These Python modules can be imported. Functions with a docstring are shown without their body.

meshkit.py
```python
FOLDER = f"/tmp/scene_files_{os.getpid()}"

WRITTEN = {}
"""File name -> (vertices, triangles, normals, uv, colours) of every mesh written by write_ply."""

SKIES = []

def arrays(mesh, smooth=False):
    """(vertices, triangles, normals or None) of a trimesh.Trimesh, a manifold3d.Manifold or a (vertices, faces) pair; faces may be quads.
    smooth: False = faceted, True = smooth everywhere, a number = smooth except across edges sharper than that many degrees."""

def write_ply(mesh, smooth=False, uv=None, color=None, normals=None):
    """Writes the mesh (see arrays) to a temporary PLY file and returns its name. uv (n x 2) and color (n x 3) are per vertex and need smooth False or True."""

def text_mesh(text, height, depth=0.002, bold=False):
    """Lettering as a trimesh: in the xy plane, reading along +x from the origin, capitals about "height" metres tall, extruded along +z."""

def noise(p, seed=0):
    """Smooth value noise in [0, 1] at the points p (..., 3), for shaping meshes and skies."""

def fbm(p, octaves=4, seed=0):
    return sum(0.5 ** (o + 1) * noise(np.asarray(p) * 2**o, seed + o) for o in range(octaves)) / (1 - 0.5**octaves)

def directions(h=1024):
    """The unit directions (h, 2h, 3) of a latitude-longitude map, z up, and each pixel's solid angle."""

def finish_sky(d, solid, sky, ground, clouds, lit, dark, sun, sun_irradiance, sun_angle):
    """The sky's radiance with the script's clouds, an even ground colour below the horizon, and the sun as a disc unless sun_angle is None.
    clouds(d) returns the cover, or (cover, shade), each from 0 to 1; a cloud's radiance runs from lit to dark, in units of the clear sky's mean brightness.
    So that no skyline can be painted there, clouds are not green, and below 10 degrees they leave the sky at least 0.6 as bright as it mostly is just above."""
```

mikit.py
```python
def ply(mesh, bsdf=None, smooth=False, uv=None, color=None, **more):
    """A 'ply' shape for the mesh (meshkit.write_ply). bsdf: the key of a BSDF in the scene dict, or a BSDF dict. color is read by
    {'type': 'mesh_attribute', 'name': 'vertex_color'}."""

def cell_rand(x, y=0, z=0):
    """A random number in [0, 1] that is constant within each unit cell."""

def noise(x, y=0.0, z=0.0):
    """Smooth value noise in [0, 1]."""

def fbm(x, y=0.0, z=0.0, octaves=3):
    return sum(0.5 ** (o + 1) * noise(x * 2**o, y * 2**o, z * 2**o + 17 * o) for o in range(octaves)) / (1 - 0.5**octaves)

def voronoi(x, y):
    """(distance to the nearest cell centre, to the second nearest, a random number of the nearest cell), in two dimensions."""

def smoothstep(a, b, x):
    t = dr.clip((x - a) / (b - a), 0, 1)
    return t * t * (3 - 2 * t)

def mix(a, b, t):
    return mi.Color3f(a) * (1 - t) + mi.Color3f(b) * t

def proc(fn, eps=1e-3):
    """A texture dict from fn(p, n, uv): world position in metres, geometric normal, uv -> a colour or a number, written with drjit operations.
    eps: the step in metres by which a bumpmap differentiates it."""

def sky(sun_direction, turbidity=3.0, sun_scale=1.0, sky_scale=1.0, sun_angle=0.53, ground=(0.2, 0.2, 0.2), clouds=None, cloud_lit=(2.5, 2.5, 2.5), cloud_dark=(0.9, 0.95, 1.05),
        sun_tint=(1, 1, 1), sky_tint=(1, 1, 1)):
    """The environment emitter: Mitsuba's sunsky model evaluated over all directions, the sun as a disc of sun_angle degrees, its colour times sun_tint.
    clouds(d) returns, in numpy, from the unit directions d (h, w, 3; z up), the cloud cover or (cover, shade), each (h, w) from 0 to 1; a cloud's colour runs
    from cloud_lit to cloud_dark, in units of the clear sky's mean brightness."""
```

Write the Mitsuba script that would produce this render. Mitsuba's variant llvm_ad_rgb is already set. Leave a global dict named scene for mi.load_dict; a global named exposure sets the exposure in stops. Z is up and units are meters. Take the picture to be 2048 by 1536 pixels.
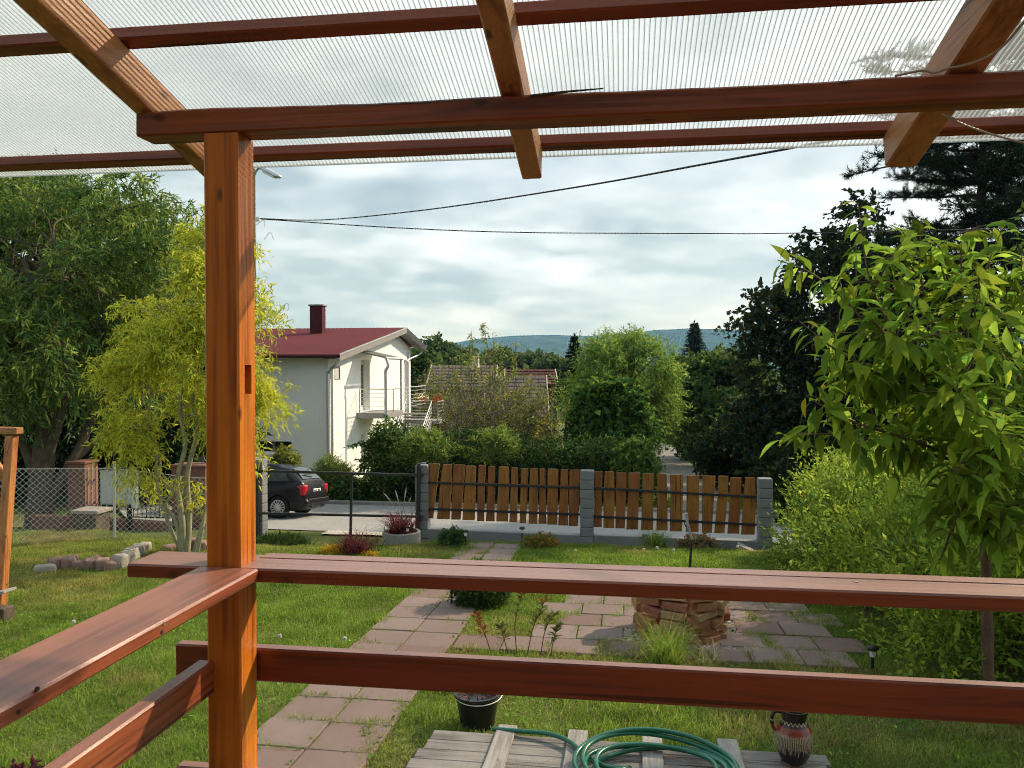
import math
import numpy as np
import trimesh
import shapely.geometry as sg
import drjit as dr
import mitsuba as mi
import mikit
import meshkit
from mikit import ply, proc, noise, fbm, voronoi, cell_rand, smoothstep, mix

T = mi.ScalarTransform4f
scene, labels = {}, {}

# ------------------------------------------------------------------ camera, sky, exposure
FPX = 1600.0                                    # focal length in pixels of a 2048 wide picture
YAW, PITCH = math.atan(226 / FPX), math.atan(33 / FPX)
CAM = np.array([0.0, 0.0, 2.56])
_c, _s = math.cos(YAW), math.sin(YAW)
RIGHT = np.array([_c, _s, 0.0])
FLAT = np.array([-_s, _c, 0.0])
ZUP = np.array([0.0, 0.0, 1.0])
FWD = FLAT * math.cos(PITCH) - ZUP * math.sin(PITCH)
UPV = ZUP * math.cos(PITCH) + FLAT * math.sin(PITCH)
scene['camera'] = {'type': 'perspective', 'fov': 2 * math.degrees(math.atan(1024 / FPX)), 'fov_axis': 'x',
                   'near_clip': 0.05, 'far_clip': 20000.0,
                   'to_world': T().look_at(origin=CAM.tolist(), target=(CAM + FWD).tolist(), up=[0, 0, 1]),
                   'medium': {'type': 'ref', 'id': 'haze_air'}}
SUN = np.array([0.603, 0.583, 0.545])
exposure = 1.66


def cloud_cover(d):
    z = np.maximum(d[..., 2], 0.0)
    k = 1.0 / (z + 0.16)
    p = np.stack([d[..., 0] * k, d[..., 1] * k, z * 1.5], -1)
    n1 = meshkit.fbm(p * np.array([1.3, 1.9, 1.0]) + 3.1, 7, 5)
    n2 = 0.6 * meshkit.fbm(p * 2.1 + 11.7, 7, 9) + 0.4 * meshkit.fbm(p * 6.5 + 5.7, 6, 4)
    n3 = meshkit.fbm(p * np.array([0.9, 2.6, 1.0]) * 1.3 + 41.0, 6, 2)
    s = np.clip(d @ (SUN / np.linalg.norm(SUN)), 0, 1)
    glow = s ** 4
    cover = np.clip((n1 - 0.36) * 3.6, 0, 1)
    cover = np.maximum(cover, 0.62 * np.clip((n3 - 0.40) * 4.0, 0, 1))
    cover = np.clip(0.5 + 0.5 * cover, 0, 1)
    shade = np.clip(0.88 - 2.5 * (n2 - 0.48) - 1.25 * glow, 0, 1)
    return cover, shade


scene['sky'] = mikit.sky(SUN.tolist(), turbidity=3.0, clouds=cloud_cover, cloud_lit=(5.5, 5.9, 6.0), cloud_dark=(2.35, 2.85, 3.02), sun_scale=1.35, sun_angle=0.9, sun_tint=(0.97, 1.0, 1.05),
                         ground=(0.12, 0.14, 0.08))

# ------------------------------------------------------------------ helpers: points


def ray(u, v):
    return FWD + (u - 1024) / FPX * RIGHT - (v - 768) / FPX * UPV


def at(u, v, depth):
    """The point seen at picture position (u, v) at this depth (metres along the camera's axis)."""
    return CAM + depth * ray(u, v)


def on_x(u, v, x):
    r = ray(u, v)
    return CAM + r * ((x - CAM[0]) / r[0])


def on_y(u, v, y):
    r = ray(u, v)
    return CAM + r * ((y - CAM[1]) / r[1])


def on_z(u, v, z):
    r = ray(u, v)
    return CAM + r * ((z - CAM[2]) / r[2])


GY = [-60, 14.0, 15.0, 16.2, 20.5, 30, 120, 400, 1500, 9000]
GZ = [2.55, -0.595, -0.80, -0.93, -1.40, -1.85, -6.95, -15, -28, -30]


def sstep(a, b, x):
    t = np.clip((np.asarray(x, float) - a) / (b - a), 0, 1)
    return t * t * (3 - 2 * t)


def gz(x, y):
    """Height of the ground."""
    z = np.interp(y, GY, GZ)
    w = sstep(12.9, 14.6, y) * (1 - sstep(15.2, 16.2, y)) * sstep(-4.0, -4.9, x) * sstep(-10.5, -8.0, x)
    return z * (1 - w) + w * (-0.93)


def ground(u, v):
    r = ray(u, v)
    lo, hi = 1.0, 400.0
    for _ in range(60):
        m = 0.5 * (lo + hi)
        p = CAM + r * m
        if p[2] > gz(p[0], p[1]):
            lo = m
        else:
            hi = m
    return CAM + r * lo


def fence_foot(u, y=14.4):
    """A spot on the ground in front of the board fence, in the direction of picture column u."""
    q = on_y(u, 735, y)
    return np.array([q[0], y, float(gz(q[0], y))])


def P3(x, y, dz=0.0):
    return np.array([x, y, float(gz(x, y)) + dz])


# ------------------------------------------------------------------ helpers: scene entries
def numbered(name):
    if name not in labels and name not in scene and name not in USED:
        USED.add(name)
        return name
    i = 1
    while f'{name}_{i:03d}' in USED:
        i += 1
    USED.add(f'{name}_{i:03d}')
    return f'{name}_{i:03d}'


USED = set()


def thing(name, label, cat, group=None):
    key = numbered(name)
    labels[key] = {'label': label, 'category': cat}
    if group:
        labels[key]['group'] = group
    return key


def part(parent, name, mesh, bsdf, smooth=False, color=None, label=None, kind=None, **kw):
    key = numbered(parent + '__' + name)
    scene[key] = ply(mesh, bsdf, smooth=smooth, color=color, **kw)
    if label or kind:
        labels[key] = {}
        if label:
            labels[key]['label'] = label
        if kind:
            labels[key]['kind'] = kind
    return key


def solo(name, mesh, bsdf, label, cat=None, smooth=False, color=None, group=None, kind=None, **kw):
    key = numbered(name)
    scene[key] = ply(mesh, bsdf, smooth=smooth, color=color, **kw)
    labels[key] = {'label': label}
    if cat:
        labels[key]['category'] = cat
    if group:
        labels[key]['group'] = group
    if kind:
        labels[key]['kind'] = kind
    return key


# ------------------------------------------------------------------ helpers: meshes
def cat(*ms):
    """Joins (v, f) pairs or trimeshes."""
    V, F, n = [], [], 0
    for m in ms:
        if hasattr(m, 'vertices'):
            v, f = np.asarray(m.vertices), np.asarray(m.faces)
        else:
            v, f = np.asarray(m[0], float), np.asarray(m[1], int)
            if f.shape[1] == 4:
                f = np.vstack([f[:, [0, 1, 2]], f[:, [0, 2, 3]]])
        V.append(v)
        F.append(f + n)
        n += len(v)
    return np.vstack(V), np.vstack(F)


def frame(d, up=(0, 0, 1)):
    d = np.asarray(d, float)
    d = d / np.linalg.norm(d)
    up = np.asarray(up, float)
    if abs(d @ up) > 0.95:
        up = np.array([1.0, 0, 0])
    s = np.cross(d, up)
    s /= np.linalg.norm(s)
    return d, s, np.cross(s, d)


_BOX = {}


def cbox(sx, sy, sz, b=0.004):
    """Chamfered box about the origin."""
    k = (round(sx, 4), round(sy, 4), round(sz, 4), round(b, 4))
    if k not in _BOX:
        pts = []
        for a in (-1, 1):
            for c in (-1, 1):
                for e in (-1, 1):
                    pts += [(a * sx / 2, c * (sy / 2 - b), e * (sz / 2 - b)), (a * (sx / 2 - b), c * sy / 2, e * (sz / 2 - b)),
                            (a * (sx / 2 - b), c * (sy / 2 - b), e * sz / 2)]
        h = trimesh.convex.convex_hull(np.array(pts))
        _BOX[k] = (np.array(h.vertices), np.array(h.faces))
    v, f = _BOX[k]
    return v.copy(), f


def bx(x0, x1, y0, y1, z0, z1, b=0.004):
    v, f = cbox(abs(x1 - x0), abs(y1 - y0), abs(z1 - z0), b)
    return v + np.array([(x0 + x1) / 2, (y0 + y1) / 2, (z0 + z1) / 2]), f


def obox(c, ax, ay, az, sx, sy, sz, b=0.004):
    """Chamfered box with its own axes."""
    v, f = cbox(sx, sy, sz, b)
    M = np.stack([np.asarray(a, float) / np.linalg.norm(a) for a in (ax, ay, az)])
    f = f if np.linalg.det(M) > 0 else f[:, ::-1]
    return v @ M + np.asarray(c, float), f


def bar(a, b, w, h, bev=0.002, up=(0, 0, 1)):
    """Box bar from a to b, w wide and h high."""
    a, b = np.asarray(a, float), np.asarray(b, float)
    d, s, u = frame(b - a, up)
    return obox((a + b) / 2, d, s, u, np.linalg.norm(b - a), w, h, bev)


def tube(pts, radii, sides=8, caps=True):
    p = np.asarray(pts, float)
    n = len(p)
    r = np.broadcast_to(np.asarray(radii, float), (n,))
    t = np.gradient(p, axis=0)
    t /= np.linalg.norm(t, axis=1, keepdims=True) + 1e-12
    a = np.zeros_like(p)
    ref = np.array([0, 0, 1.0]) if abs(t[0, 2]) < 0.9 else np.array([1.0, 0, 0])
    x = np.cross(t[0], ref)
    x /= np.linalg.norm(x)
    for i in range(n):
        x = x - t[i] * (x @ t[i])
        x /= np.linalg.norm(x) + 1e-12
        a[i] = x
    b = np.cross(t, a)
    ang = np.arange(sides) * 2 * np.pi / sides
    v = (p[:, None] + r[:, None, None] * (np.cos(ang)[None, :, None] * a[:, None] + np.sin(ang)[None, :, None] * b[:, None])).reshape(-1, 3)
    i, j = np.meshgrid(np.arange(n - 1), np.arange(sides), indexing='ij')
    q = np.stack([i * sides + j, i * sides + (j + 1) % sides, (i + 1) * sides + (j + 1) % sides, (i + 1) * sides + j], -1).reshape(-1, 4)
    f = np.vstack([q[:, [0, 1, 2]], q[:, [0, 2, 3]]])
    if caps:
        k = np.arange(1, sides - 1)
        f = np.vstack([f, np.stack([0 * k, k + 1, k], 1), np.stack([0 * k, k, k + 1], 1) + (n - 1) * sides])
    return v, f


def curve(pts, n=20):
    """Catmull-Rom through the points."""
    p = np.asarray(pts, float)
    if len(p) < 3:
        return np.array([p[0] + (p[-1] - p[0]) * t for t in np.linspace(0, 1, n)])
    q = np.vstack([2 * p[0] - p[1], p, 2 * p[-1] - p[-2]])
    out = []
    for t in np.linspace(0, len(p) - 1 - 1e-9, n):
        i = int(t)
        s = t - i
        a, b, c, d = q[i], q[i + 1], q[i + 2], q[i + 3]
        out.append(0.5 * (2 * b + (c - a) * s + (2 * a - 5 * b + 4 * c - d) * s * s + (3 * b - a - 3 * c + d) * s ** 3))
    return np.array(out)


def lathe(prof, n=32, c=(0, 0, 0)):
    prof = np.asarray(prof, float)
    ang = np.arange(n) * 2 * np.pi / n
    v = np.stack([prof[:, None, 0] * np.cos(ang), prof[:, None, 0] * np.sin(ang), np.broadcast_to(prof[:, None, 1], (len(prof), n))], -1).reshape(-1, 3)
    i, j = np.meshgrid(np.arange(len(prof) - 1), np.arange(n), indexing='ij')
    q = np.stack([i * n + j, i * n + (j + 1) % n, (i + 1) * n + (j + 1) % n, (i + 1) * n + j], -1).reshape(-1, 4)
    return v + np.asarray(c, float), np.vstack([q[:, [0, 1, 2]], q[:, [0, 2, 3]]])


def extrude(poly2, o, ax, ay, thick):
    """A polygon in the plane (o, ax, ay), thickened by 'thick' along ax x ay."""
    m = trimesh.creation.extrude_polygon(sg.Polygon(poly2) if not isinstance(poly2, sg.Polygon) else poly2, thick, engine='earcut')
    ax, ay = np.asarray(ax, float), np.asarray(ay, float)
    az = np.cross(ax, ay)
    v = np.asarray(m.vertices)
    return np.asarray(o, float) + v[:, :1] * ax + v[:, 1:2] * ay + v[:, 2:] * az, np.asarray(m.faces)


def timber(axis, a0, a1, c0, c1, e0, e1, seed=0, wob=0.003, bev=0.006, n=None, taper=None):
    """A sawn timber along x, y or z with eased edges that wander a little; (c, e) are the two other axes in cyclic order."""
    L = a1 - a0
    n = n or max(8, int(L / 0.08))
    t = np.linspace(a0, a1, n)
    w, h = (c1 - c0) / 2, (e1 - e0) / 2
    ring = np.array([(-w + bev, -h), (0, -h), (w - bev, -h), (w, -h + bev), (w, 0), (w, h - bev), (w - bev, h), (0, h), (-w + bev, h), (-w, h - bev), (-w, 0), (-w, -h + bev)])
    k = len(ring)
    A = np.repeat(t, k)
    RR = np.tile(ring, (n, 1))
    out = RR / (np.linalg.norm(RR, axis=1, keepdims=True) + 1e-9)
    q = np.stack([A * 2.2, RR[:, 0] * 30, RR[:, 1] * 30], -1)
    dsp = (meshkit.fbm(q, 3, seed) - 0.5) * 2 * wob
    RR = RR + out * dsp[:, None] + np.array([(c0 + c1) / 2, (e0 + e1) / 2])
    v = np.stack([A, RR[:, 0], RR[:, 1]], -1)
    i, j = np.meshgrid(np.arange(n - 1), np.arange(k), indexing='ij')
    qd = np.stack([i * k + j, i * k + (j + 1) % k, (i + 1) * k + (j + 1) % k, (i + 1) * k + j], -1).reshape(-1, 4)[:, ::-1]
    kk = np.arange(1, k - 1)
    f = np.vstack([qd[:, [0, 1, 2]], qd[:, [0, 2, 3]], np.stack([0 * kk, kk, kk + 1], 1), np.stack([0 * kk, kk + 1, kk], 1) + (n - 1) * k])
    o = {'x': [0, 1, 2], 'y': [2, 0, 1], 'z': [1, 2, 0]}[axis]
    v = v[:, o]
    m = trimesh.Trimesh(v, f, process=False)
    if m.volume < 0:
        f = f[:, ::-1]
    return v, f


def blob_stone(c, sx, sy, sz, seed):
    m = trimesh.creation.icosphere(2)
    v = np.array(m.vertices)
    v = np.sign(v) * np.abs(v) ** 0.42
    v *= 1 + 0.5 * (meshkit.fbm(v * 1.3 + seed * 7.1, 3, seed) - 0.5)[:, None]
    r = np.random.default_rng(seed)
    a = r.uniform(0, 6.28)
    v = v * np.array([sx, sy, sz]) / 2
    v = np.stack([v[:, 0] * math.cos(a) - v[:, 1] * math.sin(a), v[:, 0] * math.sin(a) + v[:, 1] * math.cos(a), v[:, 2]], -1)
    return v + np.asarray(c), np.array(m.faces)


# ------------------------------------------------------------------ materials
def rgb(r, g, b):
    return {'type': 'rgb', 'value': [r, g, b]}


def mat(name, color, rough=0.6, spec=0.4, metallic=0.0, bump=None, bump_scale=0.004, two=True, **kw):
    b = {'type': 'principled', 'base_color': color if isinstance(color, dict) else rgb(*color), 'roughness': rough, 'specular': spec, 'metallic': metallic, **kw}
    if bump is not None:
        b = {'type': 'bumpmap', 'arbitrary': {**bump}, 'bsdf': b, 'scale': bump_scale}
    scene[name] = {'type': 'twosided', 'bsdf': b} if two else b
    return name


def wood_fn(axis, dark, mid, light, knots=1.0, seed=0.0, dust_sheen=0.0):
    def f(p, n, uv):
        a, b, c = {'x': (p.x, p.y, p.z), 'y': (p.y, p.x, p.z), 'z': (p.z, p.x, p.y)}[axis]
        a = a + seed
        warp = fbm(a * 1.1, b * 7, c * 7, octaves=2)
        g1 = fbm(a * 1.6, b * 55 + warp * 5, c * 55 + warp * 5, octaves=3)
        g2 = noise(a * 5.0, b * 260, c * 260)
        blotch = fbm(a * 2.3 + 9, b * 5, c * 5, octaves=3)
        col = mix(mi.Color3f(*dark), mi.Color3f(*mid), smoothstep(0.25, 0.62, g1))
        col = mix(col, mi.Color3f(*light), smoothstep(0.42, 0.72, blotch) * 0.75)
        col = col * (0.82 + 0.3 * g2)
        kx = a * 1.9
        ky = (b + c * 0.83) * 4.6
        d1, d2, r = voronoi(kx, ky)
        kd = dr.sqrt(dr.square(d1)) * 1.0
        kn = (1 - smoothstep(0.015, 0.065, kd)) * dr.select(r > 0.15, 1.0, 0.0) * knots
        crack = smoothstep(0.76, 0.86, noise(a * 0.9 + 3, b * 46, c * 46)) * smoothstep(0.45, 0.62, noise(a * 2.1, b * 6, c * 6))
        col = col * (1 - 0.72 * kn) * (1 - 0.72 * crack)
        if dust_sheen:
            col = mix(col, mi.Color3f(0.27, 0.185, 0.155), smoothstep(0.6, 0.95, n.z) * dust_sheen * (0.55 + 0.6 * g1))  # pale dust tone that also paints the grey sky sheen on upward faces
        return col
    return f


def wood(name, axis, dark, mid, light, rough=0.42, spec=0.5, knots=1.0, seed=0.0, bump=0.0012, coat=0.0, dust_sheen=0.0):
    def h(p, n, uv):
        a, b, c = {'x': (p.x, p.y, p.z), 'y': (p.y, p.x, p.z), 'z': (p.z, p.x, p.y)}[axis]
        return fbm(a * 3, b * 90, c * 90, octaves=2)
    scene[name] = {'type': 'twosided', 'bsdf': {'type': 'bumpmap', 'bump': proc(h, eps=0.003), 'scale': bump,
                   'bsdf': {'type': 'principled', 'base_color': proc(wood_fn(axis, dark, mid, light, knots, seed, dust_sheen)), 'roughness': rough, 'specular': spec, 'clearcoat': coat, 'clearcoat_gloss': 0.75}}}
    return name


wood('wood_post', 'z', (0.22, 0.048, 0.007), (0.46, 0.135, 0.011), (0.58, 0.20, 0.017), rough=0.38)
wood('wood_beam', 'x', (0.085, 0.017, 0.006), (0.185, 0.042, 0.011), (0.25, 0.062, 0.014), rough=0.5, seed=4.0, bump=0.002)
wood('wood_rail', 'x', (0.10, 0.017, 0.007), (0.175, 0.030, 0.010), (0.21, 0.042, 0.014), rough=0.36, spec=0.6, seed=2.0, knots=0.6, coat=0.5, dust_sheen=0.6)
wood('wood_side', 'y', (0.12, 0.026, 0.010), (0.22, 0.052, 0.020), (0.28, 0.085, 0.03), rough=0.38, spec=0.9, seed=6.0, knots=0.6, coat=0.5, dust_sheen=0.28)
wood('wood_rafter', 'y', (0.20, 0.070, 0.022), (0.34, 0.145, 0.052), (0.40, 0.19, 0.075), rough=0.5, seed=1.0)
wood('wood_batten', 'x', (0.09, 0.015, 0.007), (0.17, 0.032, 0.011), (0.21, 0.043, 0.014), rough=0.45, seed=8.0, knots=0.5)
wood('wood_deck', 'y', (0.12, 0.05, 0.025), (0.22, 0.10, 0.05), (0.26, 0.13, 0.07), rough=0.6, seed=3.0)
wood('wood_board', 'z', (0.17, 0.062, 0.014), (0.29, 0.115, 0.022), (0.35, 0.15, 0.03), rough=0.45, knots=0.8, seed=12.0)
wood('wood_board_red', 'z', (0.15, 0.048, 0.014), (0.25, 0.082, 0.020), (0.30, 0.11, 0.026), rough=0.45, knots=0.8, seed=18.0)
wood('wood_swing', 'z', (0.24, 0.075, 0.018), (0.40, 0.15, 0.035), (0.45, 0.19, 0.05), rough=0.5, seed=22.0)
wood('wood_grey', 'x', (0.11, 0.102, 0.096), (0.205, 0.195, 0.185), (0.26, 0.25, 0.238), rough=0.8, spec=0.2, seed=5.0, knots=0.5)
wood('wood_grey_pale', 'y', (0.19, 0.18, 0.168), (0.30, 0.288, 0.27), (0.37, 0.36, 0.34), rough=0.8, spec=0.2, seed=7.0, knots=0.5)


def speckle(base, var=0.25, f1=3.0, f2=60.0, tint=(1.0, 1.0, 1.0)):
    b = mi.Color3f(*base) if False else base

    def f(p, n, uv):
        a = fbm(p.x * f1, p.y * f1, p.z * f1, octaves=4)
        c = noise(p.x * f2, p.y * f2, p.z * f2)
        return mi.Color3f(*b) * (1 + var * 2 * (a - 0.5)) * (1 + var * 1.2 * (c - 0.5))
    return proc(f)


mat('render_white', speckle((0.84, 0.84, 0.82), 0.06, 0.8, 40), 0.9, 0.2)
mat('render_grey', speckle((0.60, 0.60, 0.58), 0.05, 0.8, 40), 0.9, 0.2)
mat('roof_red', speckle((0.11, 0.024, 0.030), 0.2, 0.7, 25), 0.9, 0.15)
mat('brick_dark_red', speckle((0.07, 0.014, 0.018), 0.2, 2, 30), 0.8, 0.2)
mat('metal_zinc', (0.55, 0.57, 0.59), 0.42, 0.5, 0.7)
mat('metal_dark', (0.02, 0.02, 0.022), 0.45, 0.5)
mat('metal_grey', (0.30, 0.31, 0.32), 0.4, 0.5, 0.5)
mat('soffit', (0.22, 0.21, 0.20), 0.7)
mat('concrete', speckle((0.27, 0.268, 0.26), 0.18, 4, 80), 0.9, 0.2)
mat('block_grey', speckle((0.20, 0.205, 0.215), 0.15, 6, 90), 0.92, 0.2)
mat('slab_red', speckle((0.178, 0.130, 0.117), 0.16, 2.2, 130), 0.85, 0.25)
mat('slab_red_dark', speckle((0.158, 0.105, 0.094), 0.18, 2.2, 130), 0.85, 0.25)
mat('slab_red_pale', speckle((0.195, 0.147, 0.134), 0.16, 2.2, 130), 0.85, 0.25)
mat('road_grey', speckle((0.235, 0.233, 0.225), 0.14, 1.2, 30), 0.9, 0.2)
mat('gravel_pale', speckle((0.42, 0.38, 0.32), 0.22, 1.5, 20), 0.95, 0.15)
mat('lane_gravel', speckle((0.17, 0.16, 0.145), 0.2, 0.9, 8), 0.95, 0.15)
mat('kerb_grey', speckle((0.27, 0.265, 0.25), 0.2, 3, 40), 0.9, 0.2)
mat('brick_orange', speckle((0.34, 0.165, 0.09), 0.4, 12, 120), 0.9, 0.2)
mat('brick_red', speckle((0.28, 0.115, 0.07), 0.4, 12, 120), 0.9, 0.2)
mat('brick_buff', speckle((0.42, 0.28, 0.16), 0.4, 12, 120), 0.9, 0.2)
mat('stone_pink', speckle((0.25, 0.165, 0.14), 0.3, 7, 60), 0.92, 0.2)
mat('stone_pale', speckle((0.31, 0.28, 0.245), 0.3, 7, 60), 0.92, 0.2)
mat('bark', speckle((0.10, 0.082, 0.06), 0.5, 9, 50), 0.95, 0.1)
mat('bark_pale', speckle((0.30, 0.285, 0.18), 0.3, 9, 50), 0.85, 0.2)
mat('bark_dark', speckle((0.055, 0.045, 0.04), 0.4, 9, 50), 0.95, 0.1)
mat('bark_cherry', speckle((0.14, 0.085, 0.065), 0.35, 9, 50), 0.7, 0.3)
mat('twig_red', (0.16, 0.065, 0.055), 0.8)
mat('twig_grey', (0.21, 0.145, 0.12), 0.85)
mat('fence_brown', speckle((0.19, 0.098, 0.075), 0.2, 5, 60), 0.9, 0.2)
mat('slat_pink', speckle((0.33, 0.185, 0.145), 0.15, 5, 60), 0.8, 0.2)
mat('cabinet_grey', (0.50, 0.51, 0.50), 0.6)
mat('plastic_black', (0.012, 0.012, 0.013), 0.35, 0.5)
mat('plastic_white', (0.75, 0.75, 0.74), 0.4, 0.5)
mat('lens_clear', (0.7, 0.72, 0.72), 0.15, 0.6)
mat('hose_green', (0.010, 0.125, 0.075), 0.28, 0.55)
mat('car_paint', (0.007, 0.0075, 0.011), 0.35, 0.3, 0.0, clearcoat=0.35, clearcoat_gloss=0.95)
mat('car_trim', (0.015, 0.015, 0.015), 0.6, 0.4)
mat('car_glass', (0.035, 0.045, 0.05), 0.06, 0.9, clearcoat=1.0, clearcoat_gloss=0.98)
mat('tyre', (0.015, 0.015, 0.015), 0.85, 0.3)
mat('alloy', (0.66, 0.67, 0.68), 0.32, 0.5, 0.7)
mat('tail_red', (0.45, 0.008, 0.018), 0.12, 0.7, clearcoat=1.0)
mat('plate_white', (0.78, 0.78, 0.76), 0.4)
mat('terracotta', speckle((0.38, 0.11, 0.055), 0.2, 6, 60), 0.8, 0.2)
mat('cable_grey', (0.30, 0.28, 0.25), 0.5)
mat('cable_black', (0.018, 0.018, 0.02), 0.5)
mat('wire_galv', (0.58, 0.59, 0.60), 0.5, 0.5, 0.3)
mat('glass_dark', (0.02, 0.024, 0.028), 0.08, 0.8)
mat('door_pale', (0.62, 0.60, 0.56), 0.5)
mat('tile_brown', speckle((0.13, 0.103, 0.09), 0.25, 4, 20), 0.85, 0.2)
mat('tile_red', speckle((0.075, 0.024, 0.021), 0.25, 4, 20), 0.85, 0.2)
mat('wall_cream', speckle((0.62, 0.53, 0.38), 0.1, 2, 20), 0.9, 0.2)
mat('wall_ochre', speckle((0.15, 0.11, 0.075), 0.1, 2, 20), 0.9, 0.2)
mat('nail_steel', (0.25, 0.24, 0.23), 0.5, 0.5, 0.6)
mat('fur_black', (0.015, 0.013, 0.012), 0.8)


def ground_fn(p, n, uv):
    a = fbm(p.x * 0.55, p.y * 0.55, 0.0, octaves=4)
    b = fbm(p.x * 5.0, p.y * 5.0, 3.0, octaves=3)
    c = noise(p.x * 45, p.y * 45, 0.0)
    col = mix(mi.Color3f(0.062, 0.085, 0.022), mi.Color3f(0.105, 0.125, 0.035), smoothstep(0.3, 0.7, a))
    col = mix(col, mi.Color3f(0.12, 0.10, 0.055), smoothstep(0.52, 0.75, b) * 0.6)
    return col * (0.7 + 0.6 * c)


mat('ground_green', proc(ground_fn), 0.95, 0.1)


def hill_fn(p, n, uv):
    a = fbm(p.x * 0.004, p.y * 0.004, p.z * 0.004, octaves=4)
    b = noise(p.x * 0.045, p.y * 0.045, p.z * 0.045)
    return mix(mi.Color3f(0.022, 0.040, 0.026), mi.Color3f(0.040, 0.068, 0.036), smoothstep(0.3, 0.7, a)) * (0.55 + 0.9 * b)


mat('hill_forest', proc(hill_fn), 1.0, 0.0)


def jug_fn(p, n, uv):
    x, y, z = p.x - JUG[0], p.y - JUG[1], p.z - JUG[2]
    a = dr.atan2(y, x)
    blk, red, cream = mi.Color3f(0.016, 0.010, 0.009), mi.Color3f(0.20, 0.028, 0.018), mi.Color3f(0.50, 0.40, 0.28)
    band = smoothstep(0.215, 0.225, z) * (1 - smoothstep(0.262, 0.272, z))
    k = a * 11.0
    cellr = cell_rand(k + 50.0)
    fr = k - dr.floor(k)
    ln = 0.11 * cellr
    drip = (1 - smoothstep(0.20, 0.36, dr.abs(fr - 0.5))) * smoothstep(0.075 + ln * 0.6, 0.10 + ln * 0.6, z) * (1 - smoothstep(0.215, 0.235, z))
    zig = dr.abs(z - 0.292 - 0.008 * dr.sin(a * 18))
    col = mix(blk, red, band)
    col = mix(col, cream, drip * 0.75)
    col = mix(col, cream, (1 - smoothstep(0.003, 0.006, zig)) * 0.8)
    return mix(col, mi.Color3f(0.30, 0.10, 0.05), 1 - smoothstep(0.008, 0.014, z))


JUG = np.array([1.20, 5.86, -0.115])
mat('jug_glaze', proc(jug_fn), 0.22, 0.6)

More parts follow.
